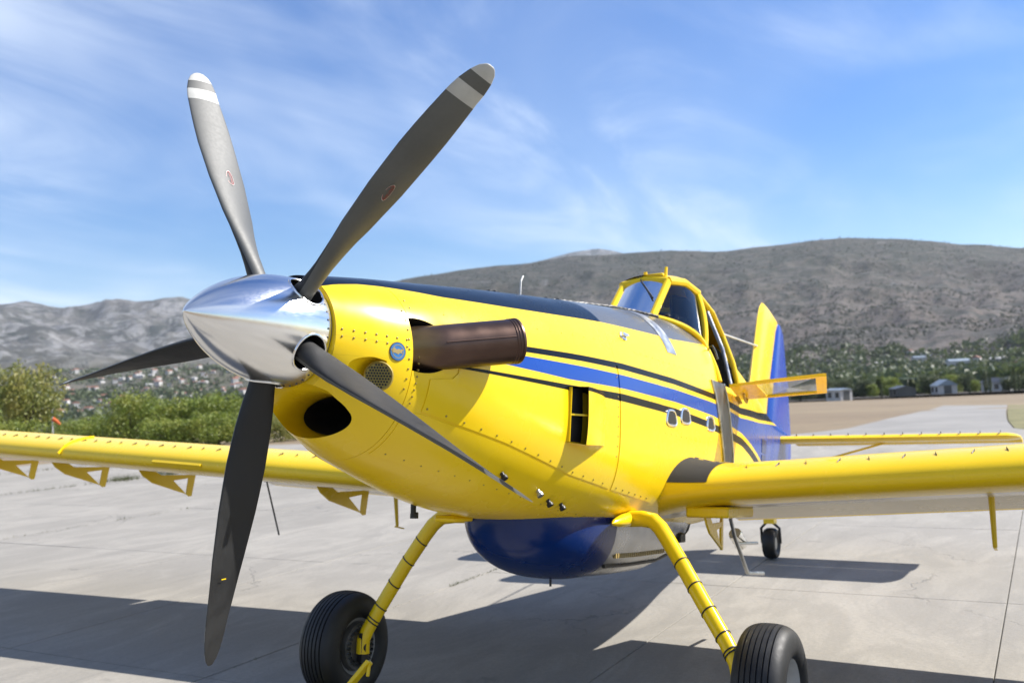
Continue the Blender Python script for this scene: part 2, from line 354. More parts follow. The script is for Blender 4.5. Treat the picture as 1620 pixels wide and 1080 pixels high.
def text_mesh(txt, size):
    cu = bpy.data.curves.new('t', 'FONT'); cu.body = txt; cu.size = size; cu.align_x = 'CENTER'; cu.align_y = 'CENTER'; cu.extrude = .0002; cu.resolution_u = 2
    o = bpy.data.objects.new('t', cu); COL.objects.link(o); bpy.context.view_layer.update(); dg = bpy.context.evaluated_depsgraph_get()
    me = bpy.data.meshes.new_from_object(o.evaluated_get(dg)); bpy.data.objects.remove(o); return me
# ---------------------------------------------------------------- pixels to places
def pray(px, py): return (CD + CR*((px-PW/2)/FPX) - CU*((py-PH/2)/FPX))
def at(px, py, dist):
    v = pray(px, py); return CAMP + v*(dist/sqrt(v.x*v.x+v.y*v.y))
def hrow(px): return 618 - (px-810)*math.tan(.0485)
def drop(d): return -.04 - .0195*max(0.0, d-42.0)*min(1.0, max(0, d-42)/25)
def gz(x, y): return drop(sqrt((x-CAMP.x)**2+(y-CAMP.y)**2))
def gpt(px, d, dz=0.0):                                   # ground point on the column px at distance d
    v = at(px, 620, d); return Vector((v.x, v.y, drop(d)+dz))
def ground_at(px, py):                                    # where the sight line through a pixel meets the ground
    d = 3.0
    while d < 3000:
        if at(px, py, d).z <= drop(d): return gpt(px, d)
        d *= 1.004
    return gpt(px, d)
def lerp_table(T, x):
    if x <= T[0][0]: return T[0][1]
    for (a, b), (c, e) in zip(T, T[1:]):
        if x <= c:
            t = (x-a)/(c-a); return b+(e-b)*t
    return T[-1][1]
# ---------------------------------------------------------------- setting: ground
def polar_ground():
    R = [0.0, 6, 12, 20, 30, 36, 42, 50, 60, 75, 95, 120, 160, 210, 280, 400, 600, 1000, 1800, 3000]; n = 96; V = [(CAMP.x, CAMP.y, -.04)]; F = []
    for r in R[1:]:
        for k in range(n): a = 2*pi*k/n; V.append((CAMP.x+r*cos(a), CAMP.y+r*sin(a), drop(r)))
    for k in range(n): F.append((0, 1+k, 1+(k+1) % n))
    for i in range(len(R)-2):
        for k in range(n): a, b = 1+i*n+k, 1+i*n+(k+1) % n; F.append((a, a+n, b+n, b))
    return mesh('ground', V, F, M_FIELD)
tag(link('ground', polar_ground()), kind='structure')
XJ = [-6.42+4.26*k for k in range(-6, 4)]
YJ = [-33.6, -29.5, -25.3, -21.2, -18.3, -15.4, -12.6, -10.2, -7.8, -5.35, -2.88, -.06, 2.46, 5.0, 7.6, 10.4, 13.2, 16.0, 18.8]
ap = MB().box(((XJ[0]+XJ[-1])/2, (YJ[0]+YJ[-1])/2, -.075), (XJ[-1]-XJ[0]+.3, YJ[-1]-YJ[0]+.3, .12)).me('apron', [M_SOIL], False)
apron = tag(link('apron', ap), kind='structure')
slabs = {}
for j in range(len(YJ)-1):
    dy = round(YJ[j+1]-YJ[j], 2)
    if dy not in slabs:
        s = MB().box((0, 0, -.03), (4.26-.009, dy-.009, .06)).me('slab', [M_CONC], False); slabs[dy] = bevel(s, .004, 2); s.polygons.foreach_set('use_smooth', [False]*len(s.polygons))
    for i in range(len(XJ)-1):
        o = link('slab', slabs[dy], apron, ((XJ[i]+XJ[i+1])/2, (YJ[j]+YJ[j+1])/2, random.uniform(-.0035, .0))); o.rotation_euler = (random.uniform(-.0006, .0006), random.uniform(-.0006, .0006), 0)
# tufts of grass growing out of the joints
def grass():
    V = []; F = []
    def tuft(x, y, h, n):
        for _ in range(n):
            a = random.uniform(0, 2*pi); q = random.uniform(0, .035); b = random.uniform(.35, 1.0)*h; ln = random.uniform(.1, .8)*b
            p = Vector((x+q*cos(a), y+q*sin(a), -.02)); wv = Vector((-sin(a), cos(a), 0))*random.uniform(.002, .005); tip = p+Vector((cos(a)*ln, sin(a)*ln, b)); o = len(V)
            V.extend([p-wv, p+wv, tip]); F.append((o, o+1, o+2))
    for y, x0, x1, den, h in [(-2.88, -7.2, -5.6, 60, .05), (-2.88, -5.6, -3.8, 16, .03), (-2.88, -3.8, -1.2, 14, .03), (-12.6, -12, -4, 14, .06), (-21.2, -18, -8, 24, .12), (-5.35, -12, -2, 3, .03), (-.06, -9, -2, 3, .025), (2.46, -20, -6, 2, .03), (-29.5, -26, -10, 20, .15)]:
        for _ in range(int(den*(x1-x0))): tuft(random.uniform(x0, x1), y+random.gauss(0, .006), h*random.uniform(.4, 1.3), 7)
    for x0, y0, y1, den, h in [(-10.68, -12, 2, 3, .03), (-6.42, -6, 3, 2, .02), (-14.94, -22, 3, 5, .06), (-19.2, -30, 3, 8, .08)]:
        for _ in range(int(den*(y1-y0))): tuft(x0+random.gauss(0, .006), random.uniform(y0, y1), h*random.uniform(.4, 1.3), 7)
    for px, py in [(265, 752), (262, 750), (268, 753), (195, 761), (190, 762)]:
        g = ground_at(px, py)
        for _ in range(70): tuft(g.x+random.gauss(0, .35), g.y+random.gauss(0, .25), .22, 6)
    return mesh('grass', V, F, M_GRASS)
tag(link('joint_grass', grass()), 'yellowish green grass tufts growing out of the concrete joints', 'grass', kind='stuff')
# taxiway beyond the apron and the greener verge beside it
def strip(name, L0, R0, m, dz):
    V = []; F = []; n = 24
    for i in range(n+1):
        t = i/n*(len(L0)-1); k = min(int(t), len(L0)-2); f = t-k
        a = L0[k].lerp(L0[k+1], f); b = R0[k].lerp(R0[k+1], f)
        for j in range(5):
            q = a.lerp(b, j/4); V.append((q.x, q.y, gz(q.x, q.y)+dz))
    for i in range(n):
        for j in range(4): F.append((i*5+j, i*5+j+1, (i+1)*5+j+1, (i+1)*5+j))
    return tag(link(name, mesh(name, V, F, m)), kind='structure')
G = ground_at
strip('taxiway', [gpt(1150, 31), G(1240, 690), G(1333, 680), G(1387, 667), G(1440, 655), G(1490, 642)], [gpt(1950, 31), G(1760, 692), G(1600, 680), G(1590, 667), G(1589, 655), G(1592, 641)], M_TAXI, .035)
strip('grass_verge', [G(1770, 691), G(1602, 680), G(1592, 667), G(1591, 655), G(1594, 641)], [G(2300, 691), G(1950, 680), G(1850, 667), G(1780, 655), G(1700, 641)], M_VERGE, .03)
# ---------------------------------------------------------------- setting: mountains
SKY_R = [(400, 655), (450, 600), (500, 530), (545, 482), (590, 454), (640, 441), (740, 426), (820, 416), (900, 406), (1000, 399), (1150, 394), (1250, 383), (1330, 377), (1420, 378), (1500, 384), (1620, 392), (1900, 410), (2400, 470)]
SKY_L = [(-900, 540), (-400, 500), (-150, 488), (0, 482), (45, 478), (95, 488), (130, 484), (180, 475), (215, 474), (250, 471), (285, 470), (300, 474), (340, 482), (420, 500), (560, 520), (800, 560)]
def fnz(p, s, o=6): return noise.fractal(Vector(p)*s, 1.0, 2.1, o)
def hill_r(px, d):
    h0 = hrow(px); T = [(215, h0+38.5), (300, h0+36), (450, h0+29), (700, h0+3), (1000, h0-40), (1600, (h0-40)*.42+lerp_table(SKY_R, px)*.58), (2300, lerp_table(SKY_R, px)), (3000, lerp_table(SKY_R, px)+70)]
    p = at(px, lerp_table(T, d), d); k = min(1.0, max(0.0, (d-420)/900))
    ed = 1.0 if d < 2200 else .6
    gl = noise.ridged_multi_fractal(Vector((px*.011, d*.0009, 1.7)), 1.0, 2.1, 5, 1.0, 2.0)-1.0
    p.z += (fnz((p.x, p.y, 0), .0016)*34*k + fnz((p.x, p.y, 9), .007)*11*k + gl*8*k)*ed*(.35 if 2000 < d < 2600 else 1); return p
def hill_l(px, d):
    s = lerp_table(SKY_L, px); h0 = hrow(px)
    T = [(100, h0+56), (300, h0+48), (600, h0+36), (1000, h0-2), (1600, h0-38), (2200, h0-58), (2800, min(h0-85, 572)), (3600, s*.55+570*.45), (4500, s), (5600, s+60)]
    p = at(px, lerp_table(T, d), d); k = min(1.0, max(0.0, (d-900)/2200))
    q = Vector((p.x, p.y, 3)); rid = noise.ridged_multi_fractal(q*.0011, 1.0, 2.2, 7, 1.0, 2.0)
    k2 = .35 if d > 4200 else 1.0
    p.z += ((rid-1.1)*70*k + fnz((p.x, p.y, 0), .004)*30*k)*k2 + fnz((p.x, p.y, 5), .02)*5*k; return p
def polar_sheet(name, f, pxs, ds, m):
    V = [f(px, d) for d in ds for px in pxs]; n = len(pxs)
    F = [(i*n+j, i*n+j+1, (i+1)*n+j+1, (i+1)*n+j) for i in range(len(ds)-1) for j in range(n-1)]
    return tag(link(name, mesh(name, V, F, m)), kind='structure')
def geom(a, b, n): return [a*(b/a)**(i/(n-1)) for i in range(n)]
polar_sheet('burnt_hill', hill_r, [396+i*6 for i in range(335)], geom(215, 1000, 50)[:-1]+[1000+i*14.5 for i in range(139)], M_BURNT)
polar_sheet('rocky_mountain', hill_l, [-900+i*6 for i in range(284)], geom(100, 1800, 40)[:-1]+[1800+i*24 for i in range(159)], M_ROCK)
def far_peak(px, d):
    s = lerp_table([(480, 575), (700, 470), (850, 412), (905, 400), (945, 395), (985, 400), (1100, 420), (1300, 470), (1500, 575)], px); p = at(px, 560+(s-560)*min(1, max(0, (d-6500)/2500)), d); p.z += fnz((p.x, p.y, 2), .002)*20; return p
polar_sheet('distant_mountain', far_peak, [480+i*12 for i in range(86)], [6500+i*125 for i in range(21)], M_ROCK)
# ---------------------------------------------------------------- air
hz_ = MB().box(((-11500+3300)/2, (-10500+3300)/2, 420), (14800, 13800, 970)).me('haze', [], False)
hm_ = bpy.data.materials.new('haze_air'); hm_.use_nodes = True; hn = hm_.node_tree.nodes; hn.remove(hn['Principled BSDF'])
pv = hn.new('ShaderNodeVolumePrincipled'); pv.inputs['Color'].default_value = (.78, .87, 1.0, 1); pv.inputs['Density'].default_value = 4.5e-5; pv.inputs['Anisotropy'].default_value = .2
hm_.node_tree.links.new(pv.outputs[0], hn['Material Output'].inputs['Volume']); hz_.materials.append(hm_)
tag(link('haze', hz_), 'thin pale blue haze over the valley', 'haze', kind='stuff')
# ---------------------------------------------------------------- vegetation
def leaves(V, F, c, rad, n, size, rnd, shell=.45):
    for _ in range(n):
        while True:
            q = Vector((rnd.uniform(-1, 1), rnd.uniform(-1, 1), rnd.uniform(-1, 1)))
            if 1e-3 < q.length <= 1: break
        q = q.normalized()*(q.length**shell); p = Vector((c[0]+q.x*rad[0], c[1]+q.y*rad[1], c[2]+q.z*rad[2]))
        a = Vector((rnd.gauss(0, 1), rnd.gauss(0, 1), rnd.gauss(0, .7))).normalized(); b = a.orthogonal().normalized(); b.rotate(Matrix.Rotation(rnd.uniform(0, 6.28), 3, a))
        s = size*rnd.uniform(.6, 1.4); cc = a.cross(b); o = len(V)
        V.extend([p-b*s*.5, p+cc*s*.27, p+b*s*.5, p-cc*s*.27]); F.append((o, o+1, o+2, o+3))
def clump(rnd, H, W, blobs, nl, size, low=.12):
    V = []; F = []
    for i in range(blobs):
        a = rnd.uniform(0, 6.28); q = W*sqrt(rnd.random())*.72; z = H*rnd.uniform(low, .86); k = 1-.55*abs(z/H-.4)
        r = rnd.uniform(.16, .30)*min(H, 2*W); leaves(V, F, (q*k*cos(a), q*k*sin(a), z), (r, r, r*rnd.uniform(.7, 1.1)), nl, size, rnd)
    for i in range(blobs//2):
        a = rnd.uniform(0, 6.28); q = W*rnd.uniform(.2, .8); leaves(V, F, (q*cos(a), q*sin(a), H*rnd.uniform(.75, .98)), (.10*H, .10*H, .16*H), nl//4, size, rnd)
    return V, F
def branches(rnd, H, W, n, r):
    m = MB(); m.tube([(0, 0, -.4), (.02*H, 0, H*.2), (.01*H, .02*H, H*.45), (0, 0, H*.72)], [r, r*.8, r*.55, r*.2], 7)
    for i in range(n):
        a = rnd.uniform(0, 6.28); z = H*rnd.uniform(.1, .45); e = W*rnd.uniform(.45, .85)
        m.tube([(0, 0, z), (e*.5*cos(a), e*.5*sin(a), z+H*.14), (e*cos(a), e*sin(a), z+H*rnd.uniform(.22, .4))], [r*.5, r*.33, r*.1], 5)
    return m.me('trunk', [M_BARK])
rnd = random.Random(11)
def kind_of(H, W, blobs, nl, size, mat, low=.12, seed=1):
    rr = random.Random(seed); V, F = clump(rr, H, W, blobs, nl, size, low); return mesh('foliage', V, F, mat, False), branches(rr, H, W, 7, .035*H), H, W
def plant(name, knd, p, h, wd, label, cat, group, crown='foliage', stem='trunk'):
    e = bpy.data.objects.new(name, None); COL.objects.link(e); e.location = p; e.rotation_euler = (0, 0, rnd.uniform(0, 6.28)); e.scale = (wd/knd[3], wd/knd[3], h/knd[2]); e.empty_display_size = .2
    link(crown, knd[0], e); link(stem, knd[1], e); return tag(e, label, cat, group)
K_BUSH = [kind_of(3.4, 2.2, 26, 260, .15, M_LEAF, .10, s) for s in (1, 2, 3)]
K_DRY = kind_of(3.0, 2.0, 22, 210, .15, M_LEAFY, .12, 4)
K_TREE = [kind_of(5.6, 2.7, 26, 300, .19, M_LEAFY, .42, 5), kind_of(7, 3.4, 24, 210, .36, M_LEAFD, .25, 6), kind_of(7, 3.4, 24, 210, .36, M_LEAF, .25, 8)]
# bushes along the apron edge: column, distance, row of the top, half width
for i, (px, d, row, wd) in enumerate([(-60, 62, 655, 2.4), (20, 66, 668, 2.0), (112, 70, 668, 1.9), (160, 64, 660, 1.9), (205, 60, 626, 1.9), (246, 63, 640, 2.3), (292, 61, 634, 2.3), (335, 60, 628, 2.4), (385, 62, 632, 2.3), (345, 54, 655, 2.0), (270, 54, 664, 2.0)]):
    g = gpt(px, d); h = at(px, row, d).z - g.z
    plant('bush', K_BUSH[i % 3], g, h*1.03, wd, 'bright green leafy bush in the hedge line behind the yellow wing', 'bush', 'green bushes beyond the apron')
for i, (px, d, row, wd) in enumerate([(442, 58, 655, 1.7), (478, 60, 664, 1.8), (520, 60, 660, 2.0)]):
    g = gpt(px, d); plant('dry_bush', K_DRY, g, at(px, row, d).z-g.z, wd, 'dry brownish bush behind the wing beside the air intake', 'bush', 'dry bushes beyond the apron')
g = gpt(42, 72); plant('broadleaf_tree', K_TREE[0], g, at(42, 581, 72).z-g.z, 2.5, 'yellowing broadleaf tree standing above the bushes beside the grey shed', 'tree', None, 'crown')
g = gpt(-40, 78); plant('broadleaf_tree', K_TREE[2], g, at(-40, 606, 78).z-g.z, 3.0, 'green broadleaf tree behind the grey shed', 'tree', None, 'crown')
# dark trees along the far edge of the dry field
tl = random.Random(5)
for i in range(64):
    px = 1165+i*7.8+tl.uniform(-4, 4); d = tl.uniform(236, 330); top = tl.uniform(592, 612)-(px-1240)*.012
    g = hill_r(px, d); h = max(3.0, at(px, top, d).z-g.z)
    tk_ = 1 if tl.random() < .6 else 2
    plant('field_tree', K_TREE[tk_], g-Vector((0, 0, .3)), h, h*tl.uniform(.45, .7), ['dark green tree in the row along the far edge of the dry field', 'light yellowish green tree in the row along the far edge of the dry field'][tk_-1], 'tree', ['dark trees along the field edge', 'light trees along the field edge'][tk_-1], 'crown')
cyV = []; cyF = []; cr = random.Random(3)
for i in range(16): z = .06+.88*i/15; leaves(cyV, cyF, (0, 0, z), (.11*sin(pi*min(.97, z*.9+.1))**.7, .11*sin(pi*min(.97, z*.9+.1))**.7, .06), 110, .035, cr)
K_CYP = (mesh('foliage', cyV, cyF, M_LEAFD, False), MB().tube([(0, 0, -.03), (0, 0, .5), (0, 0, .9)], [.02, .014, .003], 6).me('trunk', [M_BARK]), 1.0, .11)
for px, top in [(1534, 588), (1560, 583), (1567, 589), (1606, 577), (1613, 584), (1395, 603), (1630, 580)]:
    d = 222+cr.uniform(0, 10); g = hill_r(px, d); h = at(px, top, d).z-g.z
    plant('cypress_tree', K_CYP, g-Vector((0, 0, .2)), h, h*.105, 'slim dark cypress tree rising above the field edge trees', 'tree', 'cypress trees', 'crown')
def scrub(name, f, n, pr, dr, h, m, seed, label, q=10):
    r = random.Random(seed); V = []; F = []
    for _ in range(n):
        px = r.uniform(*pr); d = dr[0]*(dr[1]/dr[0])**r.random(); p = f(px, d); s = r.uniform(*h)
        if fnz((p.x, p.y, 7), .006, 3) < r.uniform(-.5, .25): continue
        leaves(V, F, (p.x, p.y, p.z+s*.4), (s*.7, s*.7, s*.6), q, s*.75, r, .6)
    return tag(link(name, mesh(name, V, F, m, False)), label, 'scrub', kind='stuff')
scrub('green_scrub', hill_r, 9000, (1150, 1700), (290, 950), (2.5, 6.5), M_LEAFD, 21, 'green wooded scrub at the foot of the burnt hill')
scrub('hill_scrub', hill_r, 22000, (560, 1750), (900, 2300), (1.2, 4.0), M_SCRUB, 22, 'sparse dark scrub scattered over the burnt hillside', 6)
scrub('valley_trees', hill_l, 7000, (-60, 450), (560, 2300), (3, 8), M_LEAFD, 23, 'small dark trees scattered between the valley houses', 8)
# ---------------------------------------------------------------- buildings
def house_mesh(w, l, h, rh, roof):
    m = MB(); m.box((0, 0, h/2-1), (l, w, h+2), None, 0)
    m.prism([(-l/2-.4, -w/2-.5, h), (-l/2-.4, w/2+.5, h), (-l/2-.4, 0, h+rh)], (l+.8, 0, 0), 1)
    for k in range(3):
        x = -l/2+l*(k+.5)/3
        for sd in (-1, 1): m.box((x, sd*(w/2+.02), h*.55), (1.3, .1, 1.4), None, 2)
    return m.me('house', [M_WALL, roof, M_DGLASS], False)
HM = [house_mesh(9, 12, 6, 2.4, M_ROOF), house_mesh(10, 10, 7.5, 2.6, M_ROOF), house_mesh(9, 16, 4.5, 2.0, M_WALL), house_mesh(11, 18, 8, 2.0, M_ROOFG)]
hr = random.Random(9)
def inv_row(f, px, row, a, b):
    for i in range(400):
        d = a*(b/a)**(i/399); p = f(px, d); v = p-CAMP
        y = PH/2-FPX*v.dot(CU)/v.dot(CD)
        if y <= row: return d
    return b
H_PX = [(75, 612), (130, 588), (150, 590), (112, 622), (104, 618), (160, 603), (205, 602), (222, 598), (240, 595), (300, 588), (316, 583), (338, 590), (296, 612), (322, 608), (342, 610), (314, 622), (260, 625), (277, 625), (250, 632), (232, 618), (225, 622), (150, 620), (140, 617), (166, 632), (157, 638), (155, 632), (120, 645), (105, 640), (65, 632), (70, 628), (66, 648), (140, 652), (135, 660), (150, 658), (160, 650), (128, 660), (20, 648), (5, 645), (30, 650), (372, 606), (376, 625), (386, 625), (335, 632), (388, 600), (365, 588), (280, 600), (190, 612), (178, 592), (85, 600), (92, 660), (180, 648), (196, 636), (214, 640), (288, 606), (268, 592), (352, 618), (205, 588), (246, 606), (308, 600), (325, 598)]
for i in range(40): H_PX.append((hr.uniform(70, 395), hr.choice([hr.uniform(584, 612), hr.uniform(600, 662)])))
for px, row in H_PX:
    d = inv_row(hill_l, px, row, 500, 2600); p = hill_l(px, d)
    hk = hr.choice([0, 0, 1, 1, 2]); o = link('house', HM[hk], None, p); o.rotation_euler = (0, 0, hr.uniform(0, 3.14)); sc = hr.uniform(.50, .85)*(1 if d > 900 else .75); o.scale = (sc, sc, sc)
    tag(o, *[('long white red-roofed house scattered on the valley slope below the rocky mountain', 'house', 'long red-roofed valley houses'), ('square two-storey white red-roofed house on the valley slope below the rocky mountain', 'house', 'square red-roofed valley houses'), ('low all-white house scattered on the valley slope below the rocky mountain', 'house', 'low white valley houses')][hk])
for px, row, k, sc in [(1516, 585, 3, 1.3), (1545, 576, 1, 1.0), (1580, 574, 2, 1.1), (1453, 574, 3, .9), (1462, 566, 2, 1.0), (1440, 562, 1, .8), (1390, 578, 2, .7), (1610, 582, 0, .9), (1240, 585, 2, .8), (1262, 590, 1, .7), (1576, 602, 1, .8), (1345, 574, 0, .6), (1500, 600, 0, .7)]:
    d = inv_row(hill_r, px, row, 300, 1200); p = hill_r(px, d); o = link('house', HM[k], None, p); o.rotation_euler = (0, 0, hr.uniform(0, 3.14)); o.scale = (sc*.6,)*3
    tag(o, 'pale house among the green trees at the foot of the burnt hill', 'house', 'houses at the foot of the hill')
def building(name, px, row, d, l, w_, h, rh, roofm, wallm, rot, label, cat):
    e = bpy.data.objects.new(name, None); COL.objects.link(e); p = hill_r(px, d) if d > 215 else gpt(px, d); e.location = p; e.rotation_euler = (0, 0, rot)
    link('wall', MB().box((0, 0, h/2-.5), (l, w_, h+1)).me('wall', [wallm], False), e)
    link('roof', MB().prism([(-l/2-.3, -w_/2-.3, h+.003), (-l/2-.3, w_/2+.3, h+.003), (-l/2-.3, 0, h+rh)], (l+.6, 0, 0)).me('roof', [roofm], False), e)
    n = max(2, int(l/3))
    for k in range(n):
        for sd in (-1, 1): link('window', MB().box((-l/2+l*(k+.5)/n, sd*(w_/2+.01), h*.55), (1.1, .12, 1.1)).me('window', [M_DGLASS], False), e)
    link('door', MB().box((l/2+.01, 0, 1.05), (.12, 1.6, 2.1)).me('door', [M_DULL], False), e)
    return tag(e, label, cat)
building('airfield_building', 1327, 622, 214, 4.6, 3, 2.3, .4, M_ROOFG, M_WALL, .9, 'white airfield building with pale blue roof at the end of the dry field', 'building')
building('field_house', 1494, 615, 232, 5, 4, 1.9, 1.3, M_ROOFG, M_WALL, .4, 'white house with steep pale blue roof among the field edge trees', 'house')
building('low_barn', 1428, 617, 228, 7, 4, 1.7, .6, M_DULL, M_DULL, .35, 'long low dark grey barn at the far edge of the field', 'barn')
building('stone_house', 1578, 615, 240, 5, 4, 2.0, 1.1, M_DULL, M_WALL, 1.0, 'white house with grey roof between the cypress trees', 'house')
g = gpt(-10, 95); e = building('shed', -10, 660, 95, 6.5, 5, at(0, 668, 95).z-g.z-.05, .35, M_METAL, M_DARK, 2.2, 'dark shed with pale metal roof behind the bushes under the yellowing tree', 'shed')
# orange windsock
g = gpt(86, 58); ws = bpy.data.objects.new('windsock', None); COL.objects.link(ws); ws.location = g
tp = at(83, 662, 58)-g; en = at(95, 671, 58)-g
link('pole', MB().tube([(tp.x, tp.y, -.3), (tp.x, tp.y, tp.z+.1)], .03, 8).me('pole', [M_WHITE]), ws)
link('sock', MB().tube([tp, tp.lerp(en, .5)+Vector((0, 0, .03)), en], [.12, .10, .06], 14, False).me('sock', [M_ORANGE]), ws)
tag(ws, 'small orange windsock on a thin pole behind the wing', 'windsock')
# ================================================================ the aeroplane (built in airframe axes: x forward from the hub, y to its left, z up)
TH = 0.1226
E0 = Vector((-2.16, 0, 0)); plane = bpy.data.objects.new('agricultural_aeroplane', None); COL.objects.link(plane)
plane.location = E0; plane.rotation_euler = (0, -TH, 0)
OFF = Matrix.Rotation(-TH, 3, 'Y').transposed() @ (Vector((0, 0, GZ)) - E0)
tag(plane, 'yellow low wing turboprop aeroplane with polished spinner parked on the concrete apron', 'aeroplane')
M_INLET = simple('bronze_mesh', (.46, .34, .06), .5, .2)
M_RIM = simple('wheel_grey', (.42, .42, .41), .45)
M_MATTE = simple('matte_black', (.010, .010, .011), .75)
def part(name, me, label=None, kind=None): return tag(link(name, me, plane, OFF), label, None, None, kind)
def sub(name, me, parent, label=None, kind=None): return tag(link(name, me, parent), label, None, None, kind)
FUS=[(-0.11,.262,-.02,.265,-.28,2.0,2.0),
(-0.18,.297,-.03,.277,-.37,2.0,1.9),
(-0.28,.345,-.05,.294,-.455,2.05,1.9),
(-0.42,.400,-.07,.316,-.525,2.1,1.95),
(-0.80,.485,-.10,.368,-.650,2.2,2.1),
(-1.30,.550,-.13,.436,-.770,2.3,2.4),
(-2.00,.605,-.16,.526,-.855,2.4,2.9),
(-2.90,.630,-.18,.632,-.915,2.5,3.3),
(-3.60,.640,-.18,.705,-.940,2.5,3.4),
(-4.10,.640,-.18,.740,-.945,2.5,3.4),
(-4.70,.625,-.16,.750,-.930,2.5,3.4),
(-5.30,.580,-.12,.710,-.880,2.4,3.2),
(-6.00,.490,-.08,.590,-.790,2.3,3.0),
(-6.84,.360,-.03,.400,-.660,2.2,2.6),
(-7.60,.240,0.0,.240,-.540,2.1,2.4),
(-8.40,.130,0.02,.140,-.400,2.0,2.2),
(-9.00,.050,0.02,.090,-.280,2.0,2.0)]
def fus(x):
    T=FUS
    if x>=T[0][0]: return T[0][1:]
    if x<=T[-1][0]: return T[-1][1:]
    for i in range(len(T)-1):
        if T[i][0]>=x>=T[i+1][0]: break
    a,b=T[i],T[i+1]; pa=T[i-1] if i>0 else a; pb=T[i+2] if i+2<len(T) else b
    h=b[0]-a[0]; t=(x-a[0])/h; out=[]
    for k in range(1,7):
        d=(b[k]-a[k])/h
        m0=d if pa is a else ((a[k]-pa[k])/(a[0]-pa[0])*h+d*(a[0]-pa[0]))/(h+a[0]-pa[0])
        m1=d if pb is b else (d*(pb[0]-b[0])+(pb[k]-b[k])/(pb[0]-b[0])*h)/(h+pb[0]-b[0])
        t2=t*t;t3=t2*t
        out.append((2*t3-3*t2+1)*a[k]+(t3-2*t2+t)*h*m0+(-2*t3+3*t2)*b[k]+(t3-t2)*h*m1)
    return tuple(out)
def fpt(x,ang):
    w,zc,zt,zb,nt,nb=fus(x)
    c,s=math.cos(ang),math.sin(ang)
    n=nt if s>=0 else nb; h=zt-zc if s>=0 else zc-zb
    y=w*math.copysign(abs(c)**(2/n),c); z=zc+h*math.copysign(abs(s)**(2/n),s)
    return (x,y,z)
def fy(x,z):
    w,zc,zt,zb,nt,nb=fus(x)
    n=nt if z>=zc else nb; h=zt-zc if z>=zc else zc-zb
    q=1-min(1,abs((z-zc)/h))**n
    return w*q**(1/n)

def fnorm(x, z, sd=1):
    e = .004; p = Vector((x, fy(x, z), z)); a = Vector((x+e, fy(x+e, z), z))-Vector((x-e, fy(x-e, z), z)); b = Vector((x, fy(x, z+e), z+e))-Vector((x, fy(x, z-e), z-e))
    n = a.cross(b).normalized(); n = n if n.y > 0 else -n
    return Vector((p.x, p.y*sd, p.z)), Vector((n.x, n.y*sd, n.z))
def fus_mesh(name, xs, mats, n=96, close=True):
    V = []; F = []
    for x in xs:
        for k in range(n): V.append(fpt(x, 2*pi*k/n))
    for i in range(len(xs)-1):
        for k in range(n): k2 = (k+1) % n; F.append((i*n+k, (i+1)*n+k, (i+1)*n+k2, i*n+k2))
    F += [tuple(range(n)), tuple(range((len(xs)-1)*n, len(xs)*n))[::-1]]
    return mesh(name, V, F, mats)
def span(a, b, st): n = max(2, int(abs(b-a)/st)); return [a+(b-a)*i/n for i in range(n+1)]
def ell_tube(stations, n=48, mats=None):          # cutter: closed stack of ellipses (x, y, z, ry, rz)
    V = []; F = []
    for (x, y, z, ry, rz) in stations:
        for k in range(n): a = 2*pi*k/n; V.append((x, y+ry*cos(a), z+rz*sin(a)))
    for i in range(len(stations)-1):
        for k in range(n): k2 = (k+1) % n; F.append((i*n+k, (i+1)*n+k, (i+1)*n+k2, i*n+k2))
    F += [tuple(range(n)), tuple(range((len(stations)-1)*n, len(stations)*n))[::-1]]
    m = mesh('c', V, F, mats); bm = bmesh.new(); bm.from_mesh(m); bmesh.ops.recalc_face_normals(bm, faces=bm.faces); bm.to_mesh(m); bm.free(); return m
# --- nose bowl with the chin intake and the two oil cooler inlets cut into it
nose = fus_mesh('nose_bowl', [-.11, -.118]+span(-.13, -.466, .012), [M_AIR])
NOSE_CUT = [ell_tube([(.2, 0, -.345, .30, .16), (-.16, 0, -.345, .255, .125), (-.20, 0, -.348, .235, .112), (-.26, 0, -.352, .222, .104), (-.45, 0, -.34, .205, .095), (-.70, 0, -.28, .19, .085), (-1.0, 0, -.15, .15, .08)], 48, [M_AIR, M_DARK])]
for sd in (1, -1):
    c = MB(); A = Vector((-.02, sd*.33, -.165)); Bp = Vector((-.335, sd*.33, -.185)); c.tube([A+Vector((.06, 0, 0)), A, A.lerp(Bp, .5), A.lerp(Bp, .8), Bp], [.02, .035, .062, .078, .078], 32)
    NOSE_CUT.append(c.me('c', [M_AIR]))
DUCT = NOSE_CUT[0]
DUCT2 = DUCT.copy()
nose = sharp(boolean_cut(nose, NOSE_CUT), 38)
sl_ = [(-.44, 0, -.3415, .198, .0895), (-.52, 0, -.325, .195, .087), (-.70, 0, -.28, .186, .082), (-.98, 0, -.16, .148, .077)]  # sleeve added so the shade deep in the intake is in its colour
SLV = ell_tube(sl_, 48, [M_DARK])
bm = bmesh.new(); bm.from_mesh(SLV); bm.faces.ensure_lookup_table(); bmesh.ops.delete(bm, geom=[f for f in bm.faces if len(f.verts) > 4 and f.calc_center_median().x > -.6], context='FACES_ONLY'); bm.to_mesh(SLV); bm.free()
nose_o = part('nose_bowl', nose, 'yellow nose bowl with wide oval chin air intake')
sub('intake_duct', SLV, nose_o, 'dark duct inside the chin intake')
